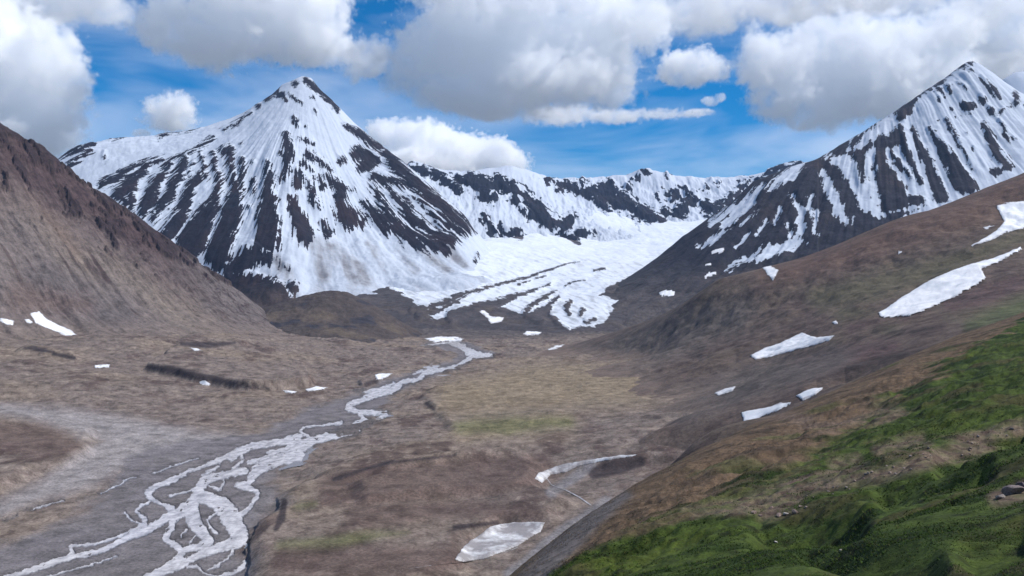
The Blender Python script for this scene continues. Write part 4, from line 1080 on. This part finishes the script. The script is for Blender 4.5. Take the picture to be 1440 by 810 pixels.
# ------------------------------------------------------------------ clouds: real volumes drifting beyond the peaks
M_cloud = bpy.data.materials.new('cloud_vapour')
M_cloud.use_nodes = True
_t = M_cloud.node_tree
_t.nodes.clear()
_o = _t.nodes.new('ShaderNodeOutputMaterial')
_p = _t.nodes.new('ShaderNodeVolumePrincipled')
_p.inputs['Color'].default_value = (.992, .995, 1, 1)
_p.inputs['Anisotropy'].default_value = .0
_p.inputs['Density'].default_value = 1
_t.links.new(_p.outputs[0], _o.inputs['Volume'])
def cloud(label, blobs, Y, seed, dens=.006, vox=15, nz=520, amp=.55, soft=.22, depth=1.):
    Y, vox, nz, dens = Y * 1.25, vox * 1.25, nz * 1.25, dens * 1.35
    soft *= .6   # well beyond the peaks
    ob = bpy.data.objects.new('cloud', bpy.data.volumes.new('cloud'))
    COL.objects.link(ob)
    tag(ob, label, 'cloud', 'cumulus clouds over the mountains')
    c = [(Vector(at(x, y, Y)) + Vector((0, dy, 0)), rx / F * Y, ry / F * Y, max(rx * .8, ry) / F * Y * depth) for x, y, rx, ry, dy in blobs]
    E = 1.6
    lo = Vector([min(p[i] - E * r[i] for p, *r in [(p, a, d, b) for p, a, b, d in c]) for i in range(3)])
    hi = Vector([max(p[i] + E * r[i] for p, *r in [(p, a, d, b) for p, a, b, d in c]) for i in range(3)])
    ob.location = (lo + hi) / 2
    lo, hi = lo - ob.location, hi - ob.location
    g = bpy.data.node_groups.new('cloud_shape', 'GeometryNodeTree')
    g.interface.new_socket('Geometry', in_out='OUTPUT', socket_type='NodeSocketGeometry')
    N, Lk = g.nodes.new, g.links.new
    vc = N('GeometryNodeVolumeCube')
    vc.inputs['Min'].default_value, vc.inputs['Max'].default_value = lo, hi
    for i, a in enumerate('XYZ'):
        vc.inputs['Resolution ' + a].default_value = max(8, int((hi - lo)[i] / (vox * (1.6 if a == 'Y' else 1))))
    pos = N('GeometryNodeInputPosition')
    def vm(op, a, b):
        q = N('ShaderNodeVectorMath'); q.operation = op
        for i, v in enumerate((a, b)):
            if v is None: continue
            if isinstance(v, tuple): q.inputs[i].default_value = v
            else: Lk(v, q.inputs[i])
        return q
    def mt(op, a, b, c_=None):
        q = N('ShaderNodeMath'); q.operation = op
        for i, v in enumerate((a, b, c_)):
            if v is None: continue
            if isinstance(v, (int, float)): q.inputs[i].default_value = v
            else: Lk(v, q.inputs[i])
        return q.outputs[0]
    acc = None
    for p, a, b, d in c:
        s = vm('MULTIPLY', vm('SUBTRACT', pos.outputs[0], tuple(p - ob.location)).outputs[0], (1 / a, 1 / d, 1 / b))
        l = vm('LENGTH', s.outputs[0], None).outputs['Value']
        acc = l if acc is None else mt('SMOOTH_MIN', acc, l, .3)
    off = vm('ADD', pos.outputs[0], (seed * 7777., seed * 3333., seed * 555.))
    def nz_(scale, det, ro):
        q = N('ShaderNodeTexNoise'); q.noise_dimensions = '3D'
        q.inputs['Scale'].default_value = 1 / scale; q.inputs['Detail'].default_value = det; q.inputs['Roughness'].default_value = ro
        Lk(off.outputs[0], q.inputs['Vector'])
        return q.outputs[0]
    big = mt('MULTIPLY_ADD', nz_(nz, 2, .5), amp * 2.2, -amp * 1.1)
    sml = mt('ABSOLUTE', mt('MULTIPLY_ADD', nz_(nz * .42, 5, .6), 2, -1), None)
    tiny = mt('MULTIPLY_ADD', nz_(nz * .22, 6, .66), amp * 2.3, -amp * 1.15)
    fld = mt('ADD', acc, mt('ADD', tiny, mt('ADD', big, mt('MULTIPLY_ADD', sml, -amp * 1.9, amp * .3))))
    mr = N('ShaderNodeMapRange')
    Lk(fld, mr.inputs[0])
    mr.inputs[1].default_value, mr.inputs[2].default_value, mr.inputs[3].default_value, mr.inputs[4].default_value = 1., 1. - soft, 0, dens
    mr.interpolation_type = 'SMOOTHSTEP'
    q = N('ShaderNodeMapRange'); Lk(nz_(nz * .55, 3, .55), q.inputs[0])
    q.inputs[1].default_value, q.inputs[2].default_value, q.inputs[3].default_value, q.inputs[4].default_value = .36, .64, .12, 1.5
    Lk(mt('MULTIPLY', mr.outputs[0], q.outputs[0]), vc.inputs['Density'])
    sm = N('GeometryNodeSetMaterial'); Lk(vc.outputs[0], sm.inputs[0]); sm.inputs['Material'].default_value = M_cloud
    go = N('NodeGroupOutput'); Lk(sm.outputs[0], go.inputs[0])
    md = ob.modifiers.new('shape', 'NODES'); md.node_group = g
    ob.data.materials.append(M_cloud)
    return ob
cloud('tall pale grey cloud with a bright right edge above the scree hill', [(0,110,90,80,0),(55,85,60,65,0),(88,110,36,52,0),(10,180,95,40,200),(70,160,45,40,0),(-60,60,120,90,0)], 9500, 1, .0045, 16, 480, .42, .3)
cloud('thin grey cloud bank in the top left corner', [(40,5,110,26,0),(140,10,60,28,0),(100,-30,120,40,0)], 10500, 2, .002, 18, 500, .5, .5)
cloud('long grey bellied cloud above the left shoulder of the main peak', [(250,40,60,42,0),(310,52,80,48,0),(390,40,80,50,100),(440,25,60,45,0),(450,65,60,34,0),(510,82,44,30,0),(350,-20,130,40,0)], 9500, 3, .0042, 15, 480, .5, .25)
cloud('huge grey based cloud in the middle of the sky', [(590,90,55,45,0),(560,115,40,22,0),(650,60,90,58,200),(740,50,110,70,300),(830,70,90,70,200),(880,30,66,50,0),(760,110,110,46,0),(860,125,46,36,0),(640,130,80,22,0),(700,150,80,20,0),(720,-20,160,40,0)], 9200, 4, .0042, 15, 520, .5, .25)
cloud('thin white cloud streak trailing under the huge middle cloud', [(790,162,60,13,0),(860,164,60,10,0),(930,160,46,5,0),(985,158,26,4,0)], 10500, 5, .004, 13, 300, .55, .5)
cloud('small bright cloud alone in the blue gap', [(950,95,26,24,0),(978,88,34,24,0),(1005,96,24,20,0),(975,108,30,14,0)], 9500, 6, .006, 11, 300, .5, .25)
cloud('tiny white wisp beside the grey right hand cloud', [(1000,142,14,9,0),(1012,138,10,8,0)], 10200, 7, .005, 10, 200, .5, .4)
cloud('big dark bellied cloud with white top leaning on the right peak', [(1070,80,44,44,0),(1120,90,70,56,100),(1190,75,80,60,200),(1270,60,80,52,200),(1340,40,52,36,0),(1230,115,110,50,100),(1110,145,56,36,0),(1150,165,56,24,0),(1310,100,80,50,200)], 9300, 8, .0042, 15, 500, .5, .25)
cloud('soft white cloud band along the top right of the sky', [(1000,12,90,22,0),(1120,6,110,24,0),(1240,0,110,18,0),(1400,20,90,30,0),(1430,65,70,36,0),(1360,50,60,30,0),(980,30,70,22,0)], 11500, 9, .0022, 20, 520, .5, .5)
cloud('white cloud peeping out behind the right summit', [(1415,96,60,24,0),(1470,96,50,30,0),(1390,110,30,14,0)], 12500, 10, .005, 20, 420, .45, .3)
cloud('bright cauliflower cloud rising behind the headwall ridge', [(545,190,30,26,0),(580,200,44,32,0),(620,196,34,26,0),(640,215,54,34,0),(690,218,40,26,0),(715,230,34,22,0),(600,235,90,30,0)], 14000, 11, .006, 16, 420, .5, .16)
cloud('small rounded cloud behind the left ridge of the main peak', [(225,152,28,18,0),(250,152,32,24,0),(240,168,44,18,0)], 10500, 12, .0055, 12, 320, .45, .25)
cloud('tiny cloud tuft resting on the left ridge', [(200,187,15,6,0)], 10500, 13, .005, 10, 200, .45, .4)
